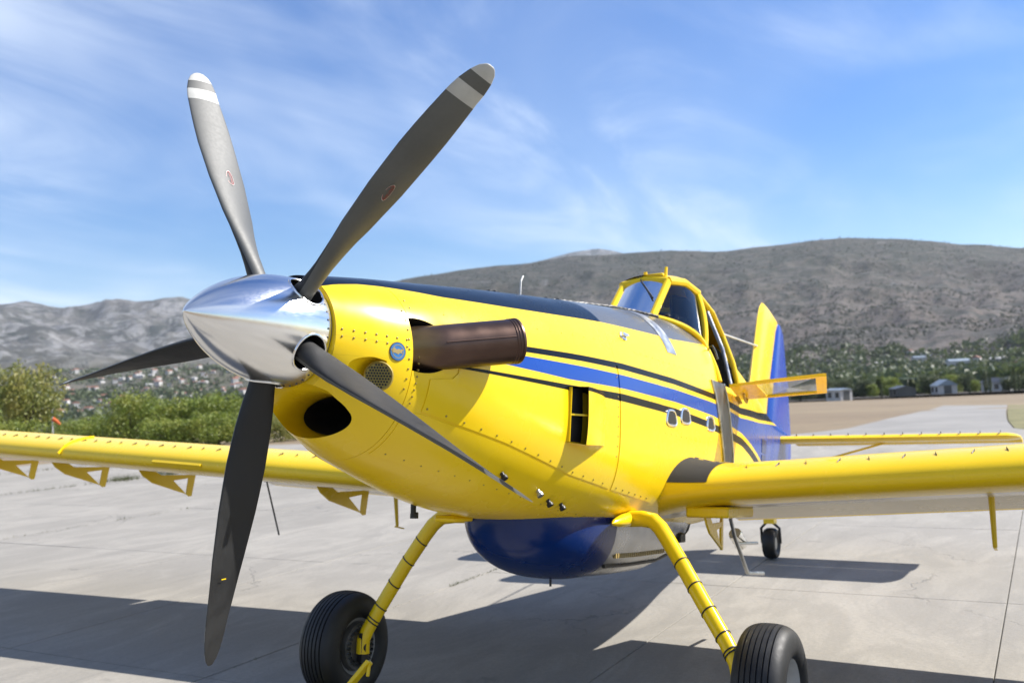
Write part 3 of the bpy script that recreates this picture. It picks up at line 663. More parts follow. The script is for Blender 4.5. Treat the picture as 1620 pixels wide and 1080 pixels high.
for sd in (1, -1):
    g = MB(); c = Vector((-.318, sd*.338, -.184)); ax = Vector((.80, sd*.60, .02)).normalized()
    g.lathe([(-.01, .066), (.012, .066), (.015, .061), (.004, .058), (.002, .0005)], c, ax, 36)
    go = sub('oil_cooler_inlet', g.me('inlet', [M_INLET]), nose_o)
    t = ax.cross(Vector((0, 0, 1))).normalized(); b = t.cross(ax); mg = MB()
    for i in range(-4, 5):
        for j in range(-4, 5):
            if (i*i+j*j) <= 18: mg.lathe([(.000, .0052), (.005, .0052), (.005, .0001)], c+t*(i*.0125+(.006 if j % 2 else 0))+b*(j*.0125), ax, 6)
    sub('inlet_mesh', mg.me('m', [M_DARK]), nose_o, None, 'stuff')
# --- cowling, fuselage with the cockpit well cut out
cowl = fus_mesh('engine_cowling', [-.4695]+span(-.49, -2.345, .05), [M_AIR])
hole = MB().tube([(-.42, .27, -.03), (-.69, .64, -.012)], [.128, .128], 40).me('c', [M_DARK]); hole2 = MB().tube([(-.42, -.27, -.03), (-.69, -.64, -.012)], [.128, .128], 40).me('c', [M_DARK])
cowl_o = part('engine_cowling', sharp(boolean_cut(cowl, [hole, hole2, DUCT2]), 38), 'yellow engine cowling with dark glare stripe on top')
fz = fus_mesh('fuselage', [-2.3465]+span(-2.37, -9.0, .06), [M_AIR])
tub = MB().box((-4.66, 0, .62), (.98, .74, .98)).me('c', [M_DARK], False)
side = MB(); side.prism([(-4.47, .2, .90), (-4.42, .2, .20), (-5.03, .2, .20), (-5.12, .2, .90)], (0, 1.0, 0)); sidem = side.me('c', [M_DARK], False)
fus_o = part('fuselage', sharp(boolean_cut(fz, [tub, sidem]), 38), 'yellow fuselage with blue and black cheat lines')
# --- patches that follow the skin
def patch(x0, x1, lo, hi, off, th, nx=24, nz=10, sd=1):
    V = []; F = []
    for lay in (off, off-th):
        for i in range(nx+1):
            x = x0+(x1-x0)*i/nx; a, b = lo(x), hi(x)
            for j in range(nz+1):
                p, n = fnorm(x, a+(b-a)*j/nz, sd); V.append(p+n*lay)
    k = (nx+1)*(nz+1); id_ = lambda l, i, j: l*k+i*(nz+1)+j
    for i in range(nx):
        for j in range(nz):
            F.append((id_(0, i, j), id_(0, i+1, j), id_(0, i+1, j+1), id_(0, i, j+1))); F.append((id_(1, i, j), id_(1, i, j+1), id_(1, i+1, j+1), id_(1, i+1, j)))
    for i in range(nx):
        for j, s in ((0, 1), (nz, -1)): F.append((id_(0, i, j), id_(1, i, j), id_(1, i+1, j), id_(0, i+1, j)))
    for j in range(nz):
        for i in (0, nx): F.append((id_(0, i, j), id_(0, i, j+1), id_(1, i, j+1), id_(1, i, j)))
    m = MB(); m.add(V, F); return m
def T(*pts): P = sorted(pts); return lambda x: lerp_table(P, x)
CH = T((-.56, -.318), (-1.19, -.436), (-1.83, -.580), (-2.34, -.655), (-2.70, -.70), (-3.0, -.735))
for sd in (1, -1):
    cowl_side = part('cowling_side_panel', patch(-.575, -2.33, CH, T((-2.5, .10), (-.80, .10), (-.745, -.155), (-.57, -.175)), .0045, .006, 50, 16, sd).me('p', [M_AIR]))
    part('fuselage_side_panel', patch(-2.36, -3.02, CH, lambda x: .10, .0040, .0055, 24, 14, sd).me('p', [M_AIR]))
    part('belly_panel', patch(-.49, -2.70, T((-.37, -.490), (-.77, -.578), (-1.43, -.703), (-2.0, -.80), (-2.835, -.885)), lambda x: CH(x)-.012, .003, .0045, 50, 12, sd).me('p', [M_AIR]))
part('metal_strap', patch(-3.33, -3.50, lambda x: .315, lambda x: fus(x)[2]-.004, .004, .005, 4, 26).me('p', [M_METAL]), 'silver metal strap over the fuselage shoulder')
part('metal_strap', patch(-3.33, -3.50, lambda x: .315, lambda x: fus(x)[2]-.004, .004, .005, 4, 26, -1).me('p', [M_METAL]))
sv = MB()                                                          # scuffed grey entry plate on the fuselage side
for nm, q in (('plate', 0),):
    V = []; F = []; nz = 14
    for j in range(nz+1):
        z = .21-(.21+.42)*j/nz; t = j/nz
        for i in range(7):
            x = (-4.18-.20*t) + (-.33+.05*t)*i/6; p, n = fnorm(x, z); V.append(p+n*.006)
    for j in range(nz):
        for i in range(6): a = j*7+i; F.append((a, a+1, a+8, a+7))
    sv.add(V, F)
ep = part('entry_plate', sv.me('entry_plate', [M_DULL]), 'scuffed grey entry plate below the cockpit door')
for cx in (0, 6):
    tr = MB(); tr.tube([V[j*7+cx] for j in range(nz+1)], .010, 6); sub('plate_trim', tr.me('t', [M_METAL]), ep)
# rivets and screws
rv = MB()
def rivet(x, z, sd=1, r=.0050, off=.001):
    p, n = fnorm(x, z, sd); rv.lathe([(off-.003, r), (off+.0015, r*.95), (off+.0026, r*.5), (off+.0028, .0002)], p, n, 7)
for i in range(7): rivet(-.135-i*.05, .004-i*.002); rivet(-.135-i*.05, -.028-i*.002)
for i in range(14):
    x = -.60-i*.125
    if x > -2.33: rivet(x, CH(x)+.018, 1, .006, .005)
for i in range(6): rivet(-2.42-i*.1, CH(-2.42-i*.1)+.018, 1, .006, .005)
for i in range(10): rivet(-.50-i*.0, -.05-i*.03)
for i in range(9): rivet(-.447, .13-i*.045)
for i in range(18): x = -.55-i*.11; rivet(x, T((-.37, -.490), (-.77, -.578), (-1.43, -.703), (-2.0, -.80), (-2.835, -.885))(x)+.016, 1, .005, .003)
for i in range(10): rivet(-2.32, .08-i*.06, 1, .005, .005)
for i in range(16): x = -2.5-i*.1; rivet(x, -.255-(x+2.5)*.03*-1, 1, .004)
for i in range(12): rivet(-.8-i*.14, .03, 1, .0035); rivet(-.72-i*.13, .155+i*.008, 1, .0035)
for i in range(14): rivet(-2.7-i*.1, .23, 1, .0035)
for q in [(-.50, .19), (-.505, .155)]: rivet(*q)
part('rivets', rv.me('rivets', [M_RIV]), None, 'stuff')
# round maker's badge with a bird
def on_skin(x, z, lift=.0012):
    p, n = fnorm(x, z); t = Vector((-1, 0, 0)); t = (t-n*t.dot(n)).normalized(); b = n.cross(t); b = b if b.z > 0 else -b
    return p+n*lift, t, b, n
p, t, b, n = on_skin(-.385, -.068)
bd = MB(); bd.lathe([(-.003, .043), (.001, .043), (.0012, .0002)], p, n, 36, 0); bo = part('badge', bd.me('badge', [M_DULL]))
bd = MB(); bd.lathe([(.0014, .0385), (.0020, .0385), (.0021, .0002)], p, n, 36); sub('badge_field', bd.me('b', [M_SKYB]), bo)
bird = [(-.036, .006), (-.020, .016), (-.006, .008), (.004, .013), (.012, .009), (.034, .014), (.020, -.001), (.028, -.008), (.010, -.006), (.002, -.013), (-.010, -.008), (-.030, -.006)]
bd = MB(); bd.prism([p+n*.0022+t*u+b*v for u, v in bird], n*.0008); sub('bird_emblem', bd.me('b', [M_GOLD]), bo)
rg = MB(); rg.lathe([(.0022, .030), (.0030, .030), (.0030, .0275), (.0022, .0275)], p, n, 36, None, True); sub('badge_ring', rg.me('b', [M_GOLD]), bo)
# --- exhaust stacks
for sd in (1, -1):
    a = Vector((-.46, sd*.22, -.04)); m1 = Vector((-.615, sd*.43, -.022)); e = Vector((-.965, sd*.672, .045)); P = [a, m1.lerp(a, .4), m1]+[m1.lerp(e, i/8) for i in range(1, 9)]
    ex = MB(); ex.tube(P, [.105]*3+[.106+.003*i/8 for i in range(1, 9)], 40, False); d = (e-m1).normalized()
    ex.lathe([(-.016, .109), (-.014, .113), (-.004, .113), (.0, .1105), (.0, .104), (-.03, .103), (-.40, .100)], e, d, 40)
    eo = part('exhaust_stack', ex.me('exhaust', [M_EXH], True, 50), 'bronze heat stained exhaust stack')
    for off in (-.030, -.044): rr = MB(); rr.lathe([(off-.004, .109), (off, .1118), (off+.004, .109)], e, d, 40); sub('exhaust_ring', rr.me('r', [M_EXH]), eo)
    sm = MB(); q = d.cross(Vector((0, 0, 1))).normalized(); q = q if q.y*sd > 0 else -q; up = q.cross(d); up = up if up.z > 0 else -up
    sd2 = (q*.94+up*.10).normalized()*.1078; sm.tube([m1.lerp(e, .05)+sd2, e-d*.05+sd2*1.01], .0028, 6); sub('weld_seam', sm.me('s', [M_EXH]), eo)
    ib = MB(); ib.lathe([(-.36, .0002), (-.36, .101)], e, d, 32); sub('exhaust_throat', ib.me('i', [M_DARK]), eo)
# --- scoop on the left cowling
def vent():
    x0, x1, z0, z1 = -1.70, -2.14, -.405, -.098; P = lambda x, z, o: (lambda r: r[0]+r[1]*o)(fnorm(x, z))
    m = MB(); h = .085; zs = [z0+(z1-z0)*i/6 for i in range(7)]; xs = [x0-.085+(x1-x0+.085)*i/8 for i in range(9)]
    prof = lambda x: h*max(0.0, (1-((x-x0)/(x1-x0))**2))+.006
    V = []; F = []
    for x in xs:
        for z in zs: V.append(P(x, z, prof(x)))
    for i in range(8):
        for j in range(6): a = i*7+j; F.append((a, a+1, a+8, a+7))
    m.add(V, F, 0); m.add([P(x, z, prof(x)-.005) for x in xs[:-1] for z in zs], [f for f in F if max(f) < 56], 1)  # inner face coloured dark as the shade inside the scoop
    xe = [x0]+xs                                     # top and bottom cheeks reach forward to the skin
    for z in (z0, z1):
        V = []; F = []
        for x in xe: V += [P(x, z, -.004), P(x, z, prof(x) if x != x0 else .012)]
        F = [(2*i, 2*i+2, 2*i+3, 2*i+1) for i in range(len(xe)-1)]; m.add(V, F, 0)
    return m.me('v', [M_AIR, M_DARK])
vo = part('air_scoop', vent(), 'yellow forward facing air scoop on the cowling side')
dkp = patch(-1.725, -1.86, lambda x: -.40, lambda x: -.103, .0065, .001, 3, 4); sub('scoop_throat', dkp.me('d', [M_DARK]), vo)  # dark patch laid on the skin as painted shade in the scoop mouth
mid = MB(); P = lambda x, z, o: (lambda r: r[0]+r[1]*o)(fnorm(x, z)); mid.bar(P(-1.72, -.252, .010), P(-1.83, -.252, .080), .012, .010); sub('scoop_divider', mid.me('d', [M_YEL]), vo)
mid = MB(); mid.bar(P(-1.715, -.40, .012), P(-1.715, -.10, .012), .02, .006, (1, 0, 0)); sub('scoop_edge', mid.me('d', [M_YEL]), vo)
# --- small fittings
for (x, z, m) in [(-1.265, -.586, M_HOSE), (-1.627, -.670, M_METAL), (-1.784, -.722, M_HOSE), (-1.931, -.743, M_HOSE)]:
    p, n = fnorm(x, z); n = (n+Vector((.0, .2, -.6))).normalized(); k = MB(); k.lathe([(-.02, .012), (.022, .012), (.024, .019), (.040, .019), (.042, .002)], p, n, 14); part('drain_fitting', k.me('f', [m]))
for (x, y, m) in [(-1.42, -.24, M_HOSE)]:
    k = MB(); k.tube([(x, y, -.74), (x, y, -.805), (x-.01, y, -.807), (x-.01, y, -.835)], [.016, .016, .024, .024], 14); part('drain_fitting', k.me('f', [m]))
for (x, z) in [(-3.211, -.163), (-3.486, -.130), (-4.054, -.145)]:
    p, t, b, n = on_skin(x, z, .0); k = MB(); r = []; c2 = MB()
    out = [(math.copysign(abs(cos(a))**.6, cos(a))*.068, math.copysign(abs(sin(a))**.6, sin(a))*.052) for a in [2*pi*i/28 for i in range(28)]]
    ring = [p+t*u*(1-.22*(v/.052))*1.25+b*v for u, v in out]; k.tube(ring+[ring[0]], .010, 8, False); ho = part('cowl_handle', k.me('h', [M_CHROME]), 'chrome rimmed oval vent on the fuselage side')
    c2.add([p+n*.004]+[q+n*.004 for q in ring], [(0, i+1, (i+1) % 28+1) for i in range(28)]); sub('vent_mesh', c2.me('v', [M_DARK]), ho)
p, t, b, n = on_skin(-2.618, .325); k = MB(); k.lathe([(-.004, .036), (.006, .034), (.010, .020), (.022, .018), (.024, .001)], p, n, 20); k.bar(p+n*.02-t*.045, p+n*.02+t*.045, .018, .010, tuple(n)); part('fuel_cap', k.me('f', [M_CHROME]))
an = MB(); an.tube([(-2.19, .0, .54), (-2.20, 0, .66), (-2.245, -.01, .705)], [.007, .006, .006], 8); part('antenna', an.me('a', [M_WHITE]), 'white bent rod antenna')
for q in [(-1.75, .04), (-1.80, .05), (-2.45, .06), (-2.6, .07)]:
    k = MB(); k.box((q[0], q[1], fus(q[0])[2]+.004), (.05, .03, .02)); part('latch', bevel(k.me('l', [M_HOSE]), .004))
hz = MB(); pts = [(-2.55, .02), (-2.85, .05), (-3.1, .08), (-3.35, .14), (-3.6, .16), (-3.85, .20), (-4.0, .24)]
pth = []
for i in range(60):
    x = -2.60-1.42*i/59; y = lerp_table(sorted([(a, b) for a, b in pts]), x)+.006*sin(i*2.1); w_, zc, zt, zb, nt, nb = fus(x); z = zc+(zt-zc)*(1-(y/w_)**nt)**(1/nt)+.008+.006*abs(sin(i*1.3)); pth.append((x, y, z))
hz.tube(pth, .011, 7); part('wire_loom', hz.me('w', [M_HOSE]))
# --- propeller
def spinner_mesh():
    m = MB(); pr = []; L_ = .59; Rr = .242
    for i in range(41):
        s = (i/40)**1.5; r = Rr*(1-(1-min(1, s/.93))**2.0)**.80 if s < .93 else Rr
        pr.append((.489-L_*s, max(r, .0006)))
    pr += [(-.101, Rr-.004), (-.101, .05)]
    m.lathe(pr, (0, 0, 0), (1, 0, 0), 96); m.add([(-.101, 0, 0), ], []); V = m.V
    bm = bmesh.new(); 
    vs_ = [bm.verts.new(v) for v in V[:-1]]
    for f in m.F: bm.faces.new([vs_[i] for i in f])
    bmesh.ops.holes_fill(bm, edges=[e for e in bm.edges if e.is_boundary], sides=0); bmesh.ops.recalc_face_normals(bm, faces=bm.faces)
    me = bpy.data.meshes.new('spinner'); bm.to_mesh(me); bm.free(); me.materials.append(M_CHROME); me.polygons.foreach_set('use_smooth', [True]*len(me.polygons)); return me
PHASE = -.4373; ANG = [PHASE+i*2*pi/5 for i in range(5)]
RAD = lambda a: Vector((0, sin(a), cos(a)))
cut = []
for a in ANG:
    u = RAD(a); cut.append(MB().tube([u*.12+Vector((-.012, 0, 0)), u*.40+Vector((-.012, 0, 0))], [.082, .082], 36).me('c', [M_DARK]))
spin = part('spinner', sharp(boolean_cut(spinner_mesh(), cut), 30), 'mirror polished pointed spinner')
for a in ANG:                                                    # bright lips round the blade cut-outs
    u = RAD(a); t = Vector((0, cos(a), -sin(a))); P = []
    for i in range(41):
        q = 2*pi*i/40; x = -.012+.083*cos(q); y = .083*sin(q); s = (.489-x)/.59; r = .242*(1-(1-min(1, s/.93))**2.0)**.80
        if x < -.099: x = -.099
        P.append(Vector((x, 0, 0))+t*y+u*sqrt(max(0, r*r-y*y)))
    k = MB(); k.tube(P, .0055, 8, False); sub('cutout_rim', k.me('r', [M_CHROME]), spin)
bp = MB(); bp.lathe([(0, .2), (0, .236), (-.006, .239), (-.012, .236), (-.012, .2)], (-.1025, 0, 0), (1, 0, 0), 64); sub('backplate', bp.me('b', [M_DULL]), spin)
sc = MB()
for i in range(40):
    a = 2*pi*i/40; n = RAD(a); sc.lathe([(.2405, .0052), (.2445, .0048), (.245, .0003)], (-.082, 0, 0), n, 8)
sub('spinner_screws', sc.me('s', [M_DULL]), spin, None, 'stuff')
sub('hub', MB().lathe([(-.12, .0003), (-.12, .11), (.1, .11), (.16, .06), (.16, .0003)], (0, 0, 0), (1, 0, 0), 32).me('h', [M_DARK]), spin)
R_ST = [.10, .16, .20, .24, .28, .33, .38, .44, .52, .60, .70, .80, .90, 1.0, 1.10, 1.18, 1.25, 1.278, 1.30, 1.325, 1.345, 1.375, 1.40, 1.418, 1.434, 1.446, 1.454, 1.4595]
CHT = [(.10, .105), (.20, .108), (.26, .118), (.33, .142), (.44, .172), (.60, .205), (.80, .218), (1.0, .207), (1.15, .188), (1.28, .165), (1.35, .150), (1.40, .124), (1.434, .092), (1.454, .050), (1.46, .02)]
BET = [(.10, 122), (.25, 118), (.40, 108), (.60, 97), (.80, 89), (1.1, 79), (1.46, 71)]
THK = [(.10, .95), (.20, .90), (.28, .62), (.36, .40), (.50, .22), (.75, .13), (1.1, .085), (1.46, .06)]
SWP = [(.10, 0), (.5, .0), (1.0, -.004), (1.3, -.012), (1.46, -.030)]
def blade_frame(a, r):
    u = RAD(a); tr = -Vector((0, cos(a), -sin(a))); be = radians(lerp_table(BET, r)); X = Vector((1, 0, 0))
    return u, X*sin(be)+tr*cos(be), X*cos(be)-tr*sin(be)           # radial, towards the leading edge, cambered side
def blade_mesh(a):
    n = 28; V = []; F = []; M = []
    for r in R_ST:
        u, le, nc = blade_frame(a, r); ch = lerp_table(CHT, r); tk = lerp_table(THK, r)*ch; rd = max(0.0, min(1, (r-.2)/.22)); sw = lerp_table(SWP, r)
        for k in range(n):
            q = 2*pi*k/n; ex = cos(q); s = sin(q)
            xx = ex*ch/2; yt = s*tk/2
            af = (1-rd)*yt + rd*(yt*(1.0+.35*ex)*(1.15 if s > 0 else .75)+ .035*ch*(1-ex*ex))
            V.append(u*r + le*(xx+sw) + nc*af)
    for i in range(len(R_ST)-1):
        rm = (R_ST[i]+R_ST[i+1])/2
        for k in range(n):
            k2 = (k+1) % n; F.append((i*n+k, i*n+k2, (i+1)*n+k2, (i+1)*n+k))
            M.append(2 if k >= n/2 else 1 if (rm > 1.40 or 1.278 < rm < 1.345) else 0)
    F.append(tuple(range(n))[::-1]); M.append(0); F.append(tuple(range((len(R_ST)-1)*n, len(R_ST)*n))); M.append(1)
    me = mesh('propeller_blade', V, F, [M_BLADE, M_BAND, M_BLADEB], True, M)
    bm = bmesh.new(); bm.from_mesh(me); bmesh.ops.recalc_face_normals(bm, faces=bm.faces); bm.to_mesh(me); bm.free(); return me
tx = text_mesh('HARTZELL', .0165)
for bi, a in enumerate(ANG):
    bo = part('propeller_blade', blade_mesh(a), 'dark grey propeller blade with two pale tip bands')
    r = .80; u, le, nc = blade_frame(a, r); ch = lerp_table(CHT, r); tk = lerp_table(THK, r)*ch
    c = u*r + nc*(tk/2*1.15+.035*ch+.0042)
    k = MB(); N_ = 40
    for (ro, ri, mi) in ((1.0, .93, 1), (.92, .84, 0)):
        V = []; F = []
        for i in range(N_):
            q = 2*pi*i/N_; V += [c+u*.042*ro*cos(q)+le*.021*ro*sin(q)-nc*.004*(sin(q)**2), c+u*.042*ri*cos(q)+le*.021*ri*sin(q)-nc*.004*(sin(q)**2)]
        F = [(2*i, 2*i+1, 2*((i+1) % N_)+1, 2*((i+1) % N_)) for i in range(N_)]; k.add(V, F, mi)
    sub('maker_oval', k.me('oval', [M_RED, M_BAND]), bo)
    mt = tx.copy(); mt.materials.clear(); mt.materials.append(M_RED); R3 = Matrix((u, -le, nc)).transposed().to_4x4(); R3.translation = c+nc*.0008; mt.transform(R3); sub('maker_lettering', mt, bo)
    if bi == 3:
        r = 1.08; u, le, nc = blade_frame(a, r); mk = MB(); mk.box(u*r-nc*.0125+le*.02, (.004, .03, .002), Matrix((u, le, nc)).transposed()); sub('balance_mark', mk.me('b', [M_YEL]), bo)
# --- wings
def foil(n=30):                                   # upper TE -> LE -> lower TE, unit chord, thick cambered section
    up = []; lo = []
    for i in range(n+1):
        x = (1-cos(pi*i/n))/2; yt = 5*.165*(.2969*sqrt(x)-.1260*x-.3516*x*x+.2843*x**3-.1036*x**4)
        m_, p_ = .040, .4; yc = m_/p_**2*(2*p_*x-x*x) if x < p_ else m_/(1-p_)**2*((1-2*p_)+2*p_*x-x*x)
        up.append((x, yc+yt)); lo.append((x, yc-yt))
    return up, lo
UP, LO = foil()
LEX, CHORD, INC = -3.15, 1.88, radians(3.6)
def wz(y): return -.645+.062*(y-1.0)
def wpt(xc, zc, y, sd, k=1.0):
    X, Z = xc*CHORD, zc*CHORD*k; return Vector((LEX-(X*cos(INC)+Z*sin(INC)*0), sd*y, wz(y)+Z*cos(INC)-X*sin(INC)))
def foil_z(x, top=True):
    return lerp_table(UP if top else LO, x)
def wing_section(c0, c1, n=22):
    xs = [c0+(c1-c0)*(1-cos(pi*i/n))/2 for i in range(n+1)]
    if c0 < .01: xs = [c1*(1-cos(pi*i/n))/2 for i in range(n+1)]
    return [(x, foil_z(x, True)) for x in xs[::-1]] + [(x, foil_z(x, False)) for x in (xs[1:] if c0 < .01 else xs)]
def wing_loft(sec, ys, sd, mats, fair=False, mfun=None):
    V = []; F = []; M = []; n = len(sec)
    for y in ys:
        k = 1.0
        if fair: k = 1+.55*max(0, (1.0-y)/.5)**2
        for (x, z) in sec: p = wpt(x, z, y, sd, k); V.append(p)
    for i in range(len(ys)-1):
        for k in range(n): k2 = (k+1) % n; F.append((i*n+k, i*n+k2, (i+1)*n+k2, (i+1)*n+k)); M.append(mfun((ys[i]+ys[i+1])/2, sec[k], sec[k2]) if mfun else 0)
    F += [tuple(range(n)), tuple(range((len(ys)-1)*n, len(ys)*n))]; M += [0, 0]
    m = MB(); m.V = V; m.F = F; m.M = M; return m.me('w', mats, True, 30)
M_WUN = paint('pale_wing_underside', (.62, .55, .40), (.55, .48, .34))
for sd in (1, -1):
    nm = 'left' if sd == 1 else 'right'
    under = lambda y, a, b: 1 if (a[1] < b[1]+.5 and a[0] > .10 and b[0] > .10 and a[1] < foil_z(a[0])-.01) else 0
    wo = part('wing', wing_loft(wing_section(0, .745, 30), [.40, .50, .58, .66, .74, .82, .90, 1.0]+[1.0+.4*i for i in range(1, 21)], sd, [M_YEL, M_WUN], True, under), 'long yellow low wing with pale underside')
    fm_ = wing_loft(wing_section(.752, 1.0, 10), [.56+.414*i for i in range(11)], sd, [M_YEL, M_WUN], False, under)
    for v in fm_.vertices:                        # flap set a few degrees down about its hinge line
        hxp = wpt(.752, foil_z(.752, False), abs(v.co.y), sd); dx, dz = v.co.x-hxp.x, v.co.z-hxp.z; v.co.x = hxp.x+dx*cos(.22)-dz*sin(.22)*-1*-1; v.co.z = hxp.z+dx*sin(.22)+dz*cos(.22)
    sub('flap', fm_, wo)
    sub('aileron', wing_loft(wing_section(.752, 1.0, 10), [4.72+.425*i for i in range(11)], sd, [M_YEL, M_WUN], False, under), wo)
    if True:                                       # black non-slip patch on the leading edge
        V = []; F = []; xs = [(x, foil_z(x)) for x in (.30, .22, .17, .13, .10, .07, .045, .025, .012)]; ys = [.60+.048*i for i in range(7)]
        for j, y in enumerate(ys):
            k = 1+.55*max(0, (1.0-y)/.5)**2
            for (x, z) in xs: p = wpt(x, z, y, sd, k); cpt = wpt(.12, .02, y, sd); V.append(p+(p-cpt).normalized()*.004)
        nn = len(xs)
        for j in range(6):
            for i in range(nn-1): F.append((j*nn+i, j*nn+i+1, (j+1)*nn+i+1, (j+1)*nn+i))
        mm = MB(); mm.add(V, F); sub('walkway_patch', mm.me('p', [M_MATTE]), wo)
    vg = MB()                                      # row of small vortex generator fins
    for i in range(40):
        y = 1.12+i*.195; a = wpt(.085, foil_z(.085), y, sd); b = wpt(.112, foil_z(.112), y+.012*(1 if i % 2 else -1), sd)
        vg.prism([a, b, b+Vector((0, 0, .015)), a+Vector((-.012, 0, .011))], (0, .0022, 0))
    sub('vortex_generators', vg.me('v', [M_HOSE], False), wo, None, 'stuff')
    # fence and stall strip on the leading edge
    f = MB(); P = [wpt(x, foil_z(x), 5.9, sd)+Vector((.0, 0, .018+.006*(x < .05))) for x in (.0, .02, .05, .09, .14, .20)]; Q = [wpt(x, foil_z(x)-.01, 5.9, sd) for x in (.20, .14, .09, .05, .02, .0)]
    P[0] += Vector((.035, 0, -.02)); f.prism(P+Q, (0, .012, 0)); sub('wing_fence', f.me('f', [M_YEL], False), wo)
    s_ = MB(); a = wpt(.0, -.004, 3.85, sd); b = wpt(.0, -.004, 4.5, sd); s_.prism([a+Vector((.0, 0, .02)), a+Vector((.02, 0, .0)), a+Vector((0, 0, -.02))], b-a); sub('stall_strip', s_.me('s', [M_YEL], False), wo)
    # flap and boom hangers below the wing
    for y in (.80, 3.15, 5.65, 7.15, 8.55):
        hx = .40 if y > 1 else .11; kx = 1.0 if y > 1 else .5
        base = lambda xc, dz: wpt(hx+(xc-hx)*kx, foil_z(hx+(xc-hx)*kx, False), y, sd)+Vector((0, 0, dz*(.6+.4*kx)+.012-(0 if y > 1 else .06)))
        outl = [base(hx, .0), base(hx+.04, -.085), base(hx+.11, -.16), base(hx+.385, -.305), base(hx+.405, -.30), base(hx+.43, -.02), base(hx+.40, -.02), base(hx+.385, -.06), base(hx+.17, -.075), base(hx+.09, .0)]
        br = MB()
        tri = [base(hx+.26, -.13), base(hx+.375, -.10), base(hx+.365, -.25)]
        front = outl[:3]+[tri[2]+Vector((0, 0, -.03)), tri[0], outl[8], outl[9]]
        th = Vector((0, .016, 0)); br.prism(front, th); br.prism([tri[0], outl[8], outl[7], tri[1]], th*.98); br.prism([tri[1], outl[7], outl[6], outl[5], outl[4], outl[3], tri[2]], th*1.02); br.prism([tri[2]+Vector((0, 0, -.03)), tri[2], outl[3]], th)
        sub('flap_hanger', br.me('h', [M_YEL], False), wo)
    for (y, xc, dx, ln) in [(4.07, .56, -.12, .57), (2.52, .62, -.05, .36)]:
        a = wpt(xc, foil_z(xc, False), y, sd)+Vector((0, 0, .02)); k = MB()
        if ln < .5: k.tube([a, a+Vector((dx, 0, -ln))], [.022, .015], 8); k.bar(a+Vector((dx+.03, 0, -ln)), a+Vector((dx-.10, 0, -ln-.02)), .02, .012); sub('boom_strut', k.me('k', [M_YEL]), wo)
        else: k.tube([a, a+Vector((0, 0, -.05))], [.03, .012], 8); k.tube([a, a+Vector((0, -sd*.22, -ln))], .009, 6); sub('whip_antenna', k.me('k', [M_DULL]), wo)
# root fairing boxes below each wing
for sd in (1, -1):
    k = MB(); k.box((-3.62, sd*.84, -.800), (.62, .30, .075)); part('flap_actuator_box', bevel(k.me('b', [M_YEL]), .015))
# --- belly hopper gate: blue dome in front, bare metal behind
M_GATE = simple('gate_metal', (.30, .31, .32), .22, 1.0, .2, 5)
def gate(stations, mats, n=40):
    m = MB(); V = []; F = []
    for (x, w_, zb) in stations:
        for k in range(n+1):
            a = pi*k/n; V.append((x, w_*math.copysign(abs(cos(a))**.8, cos(a)), -.78+(zb+.78)*abs(sin(a))**.75))
    for i in range(len(stations)-1):
        for k in range(n): F.append((i*(n+1)+k, i*(n+1)+k+1, (i+1)*(n+1)+k+1, (i+1)*(n+1)+k))
    m.add(V, F); return m
GST = [(-2.752, .428, -1.236), (-3.2, .43, -1.25), (-3.7, .43, -1.25), (-4.1, .41, -1.20), (-4.5, .33, -1.06), (-4.8, .15, -.90)]
def GP(x, a, sd):
    w_ = lerp_table(sorted((q[0], q[1]) for q in GST), x); zb = lerp_table(sorted((q[0], q[2]) for q in GST), x); return Vector((x, sd*w_*cos(a)**.8, -.78+(zb+.78)*sin(a)**.75))
fr = [(-1.84-.91*(1-cos(a)), .425*sin(a)**.80+.002, -.80-.44*sin(a)**.9) for a in [pi/2*i/14 for i in range(15)]]
dome = part('gate_fairing', gate(fr, None).me('g', [M_NAVY_SHADE]), 'glossy dark blue dome fairing under the belly')
gb = part('hopper_gate', gate(GST, None).me('g', [M_GATE]), 'polished metal fire gate box behind the blue dome')
for sd in (1, -1):
    k = MB(); k.tube([GP(x, .86, sd) for x in (-2.80, -3.0, -3.2, -3.45, -3.7, -3.9, -4.1, -4.3)]+[GP(-4.42, .5, sd), GP(-4.45, .1, sd)], .014, 8); sub('gate_seal', k.me('s', [M_HOSE]), gb)
    k = MB()
    for i in range(26): k.box(GP(-2.86-i*.035, .62, sd), (.018, .02, .03))
    sub('gate_hinge', k.me('h', [M_GOLD], False), gb, None, 'stuff')
k = MB(); k.box(GP(-4.05, .45, 1), (.12, .06, .07)); sub('gate_latch', bevel(k.me('l', [M_HOSE]), .01), gb)
k = MB(); k.tube([(-2.6, .02, -1.235), (-2.6, .02, -1.28)], .008, 8); sub('drain_pin', k.me('l', [M_HOSE]), gb)
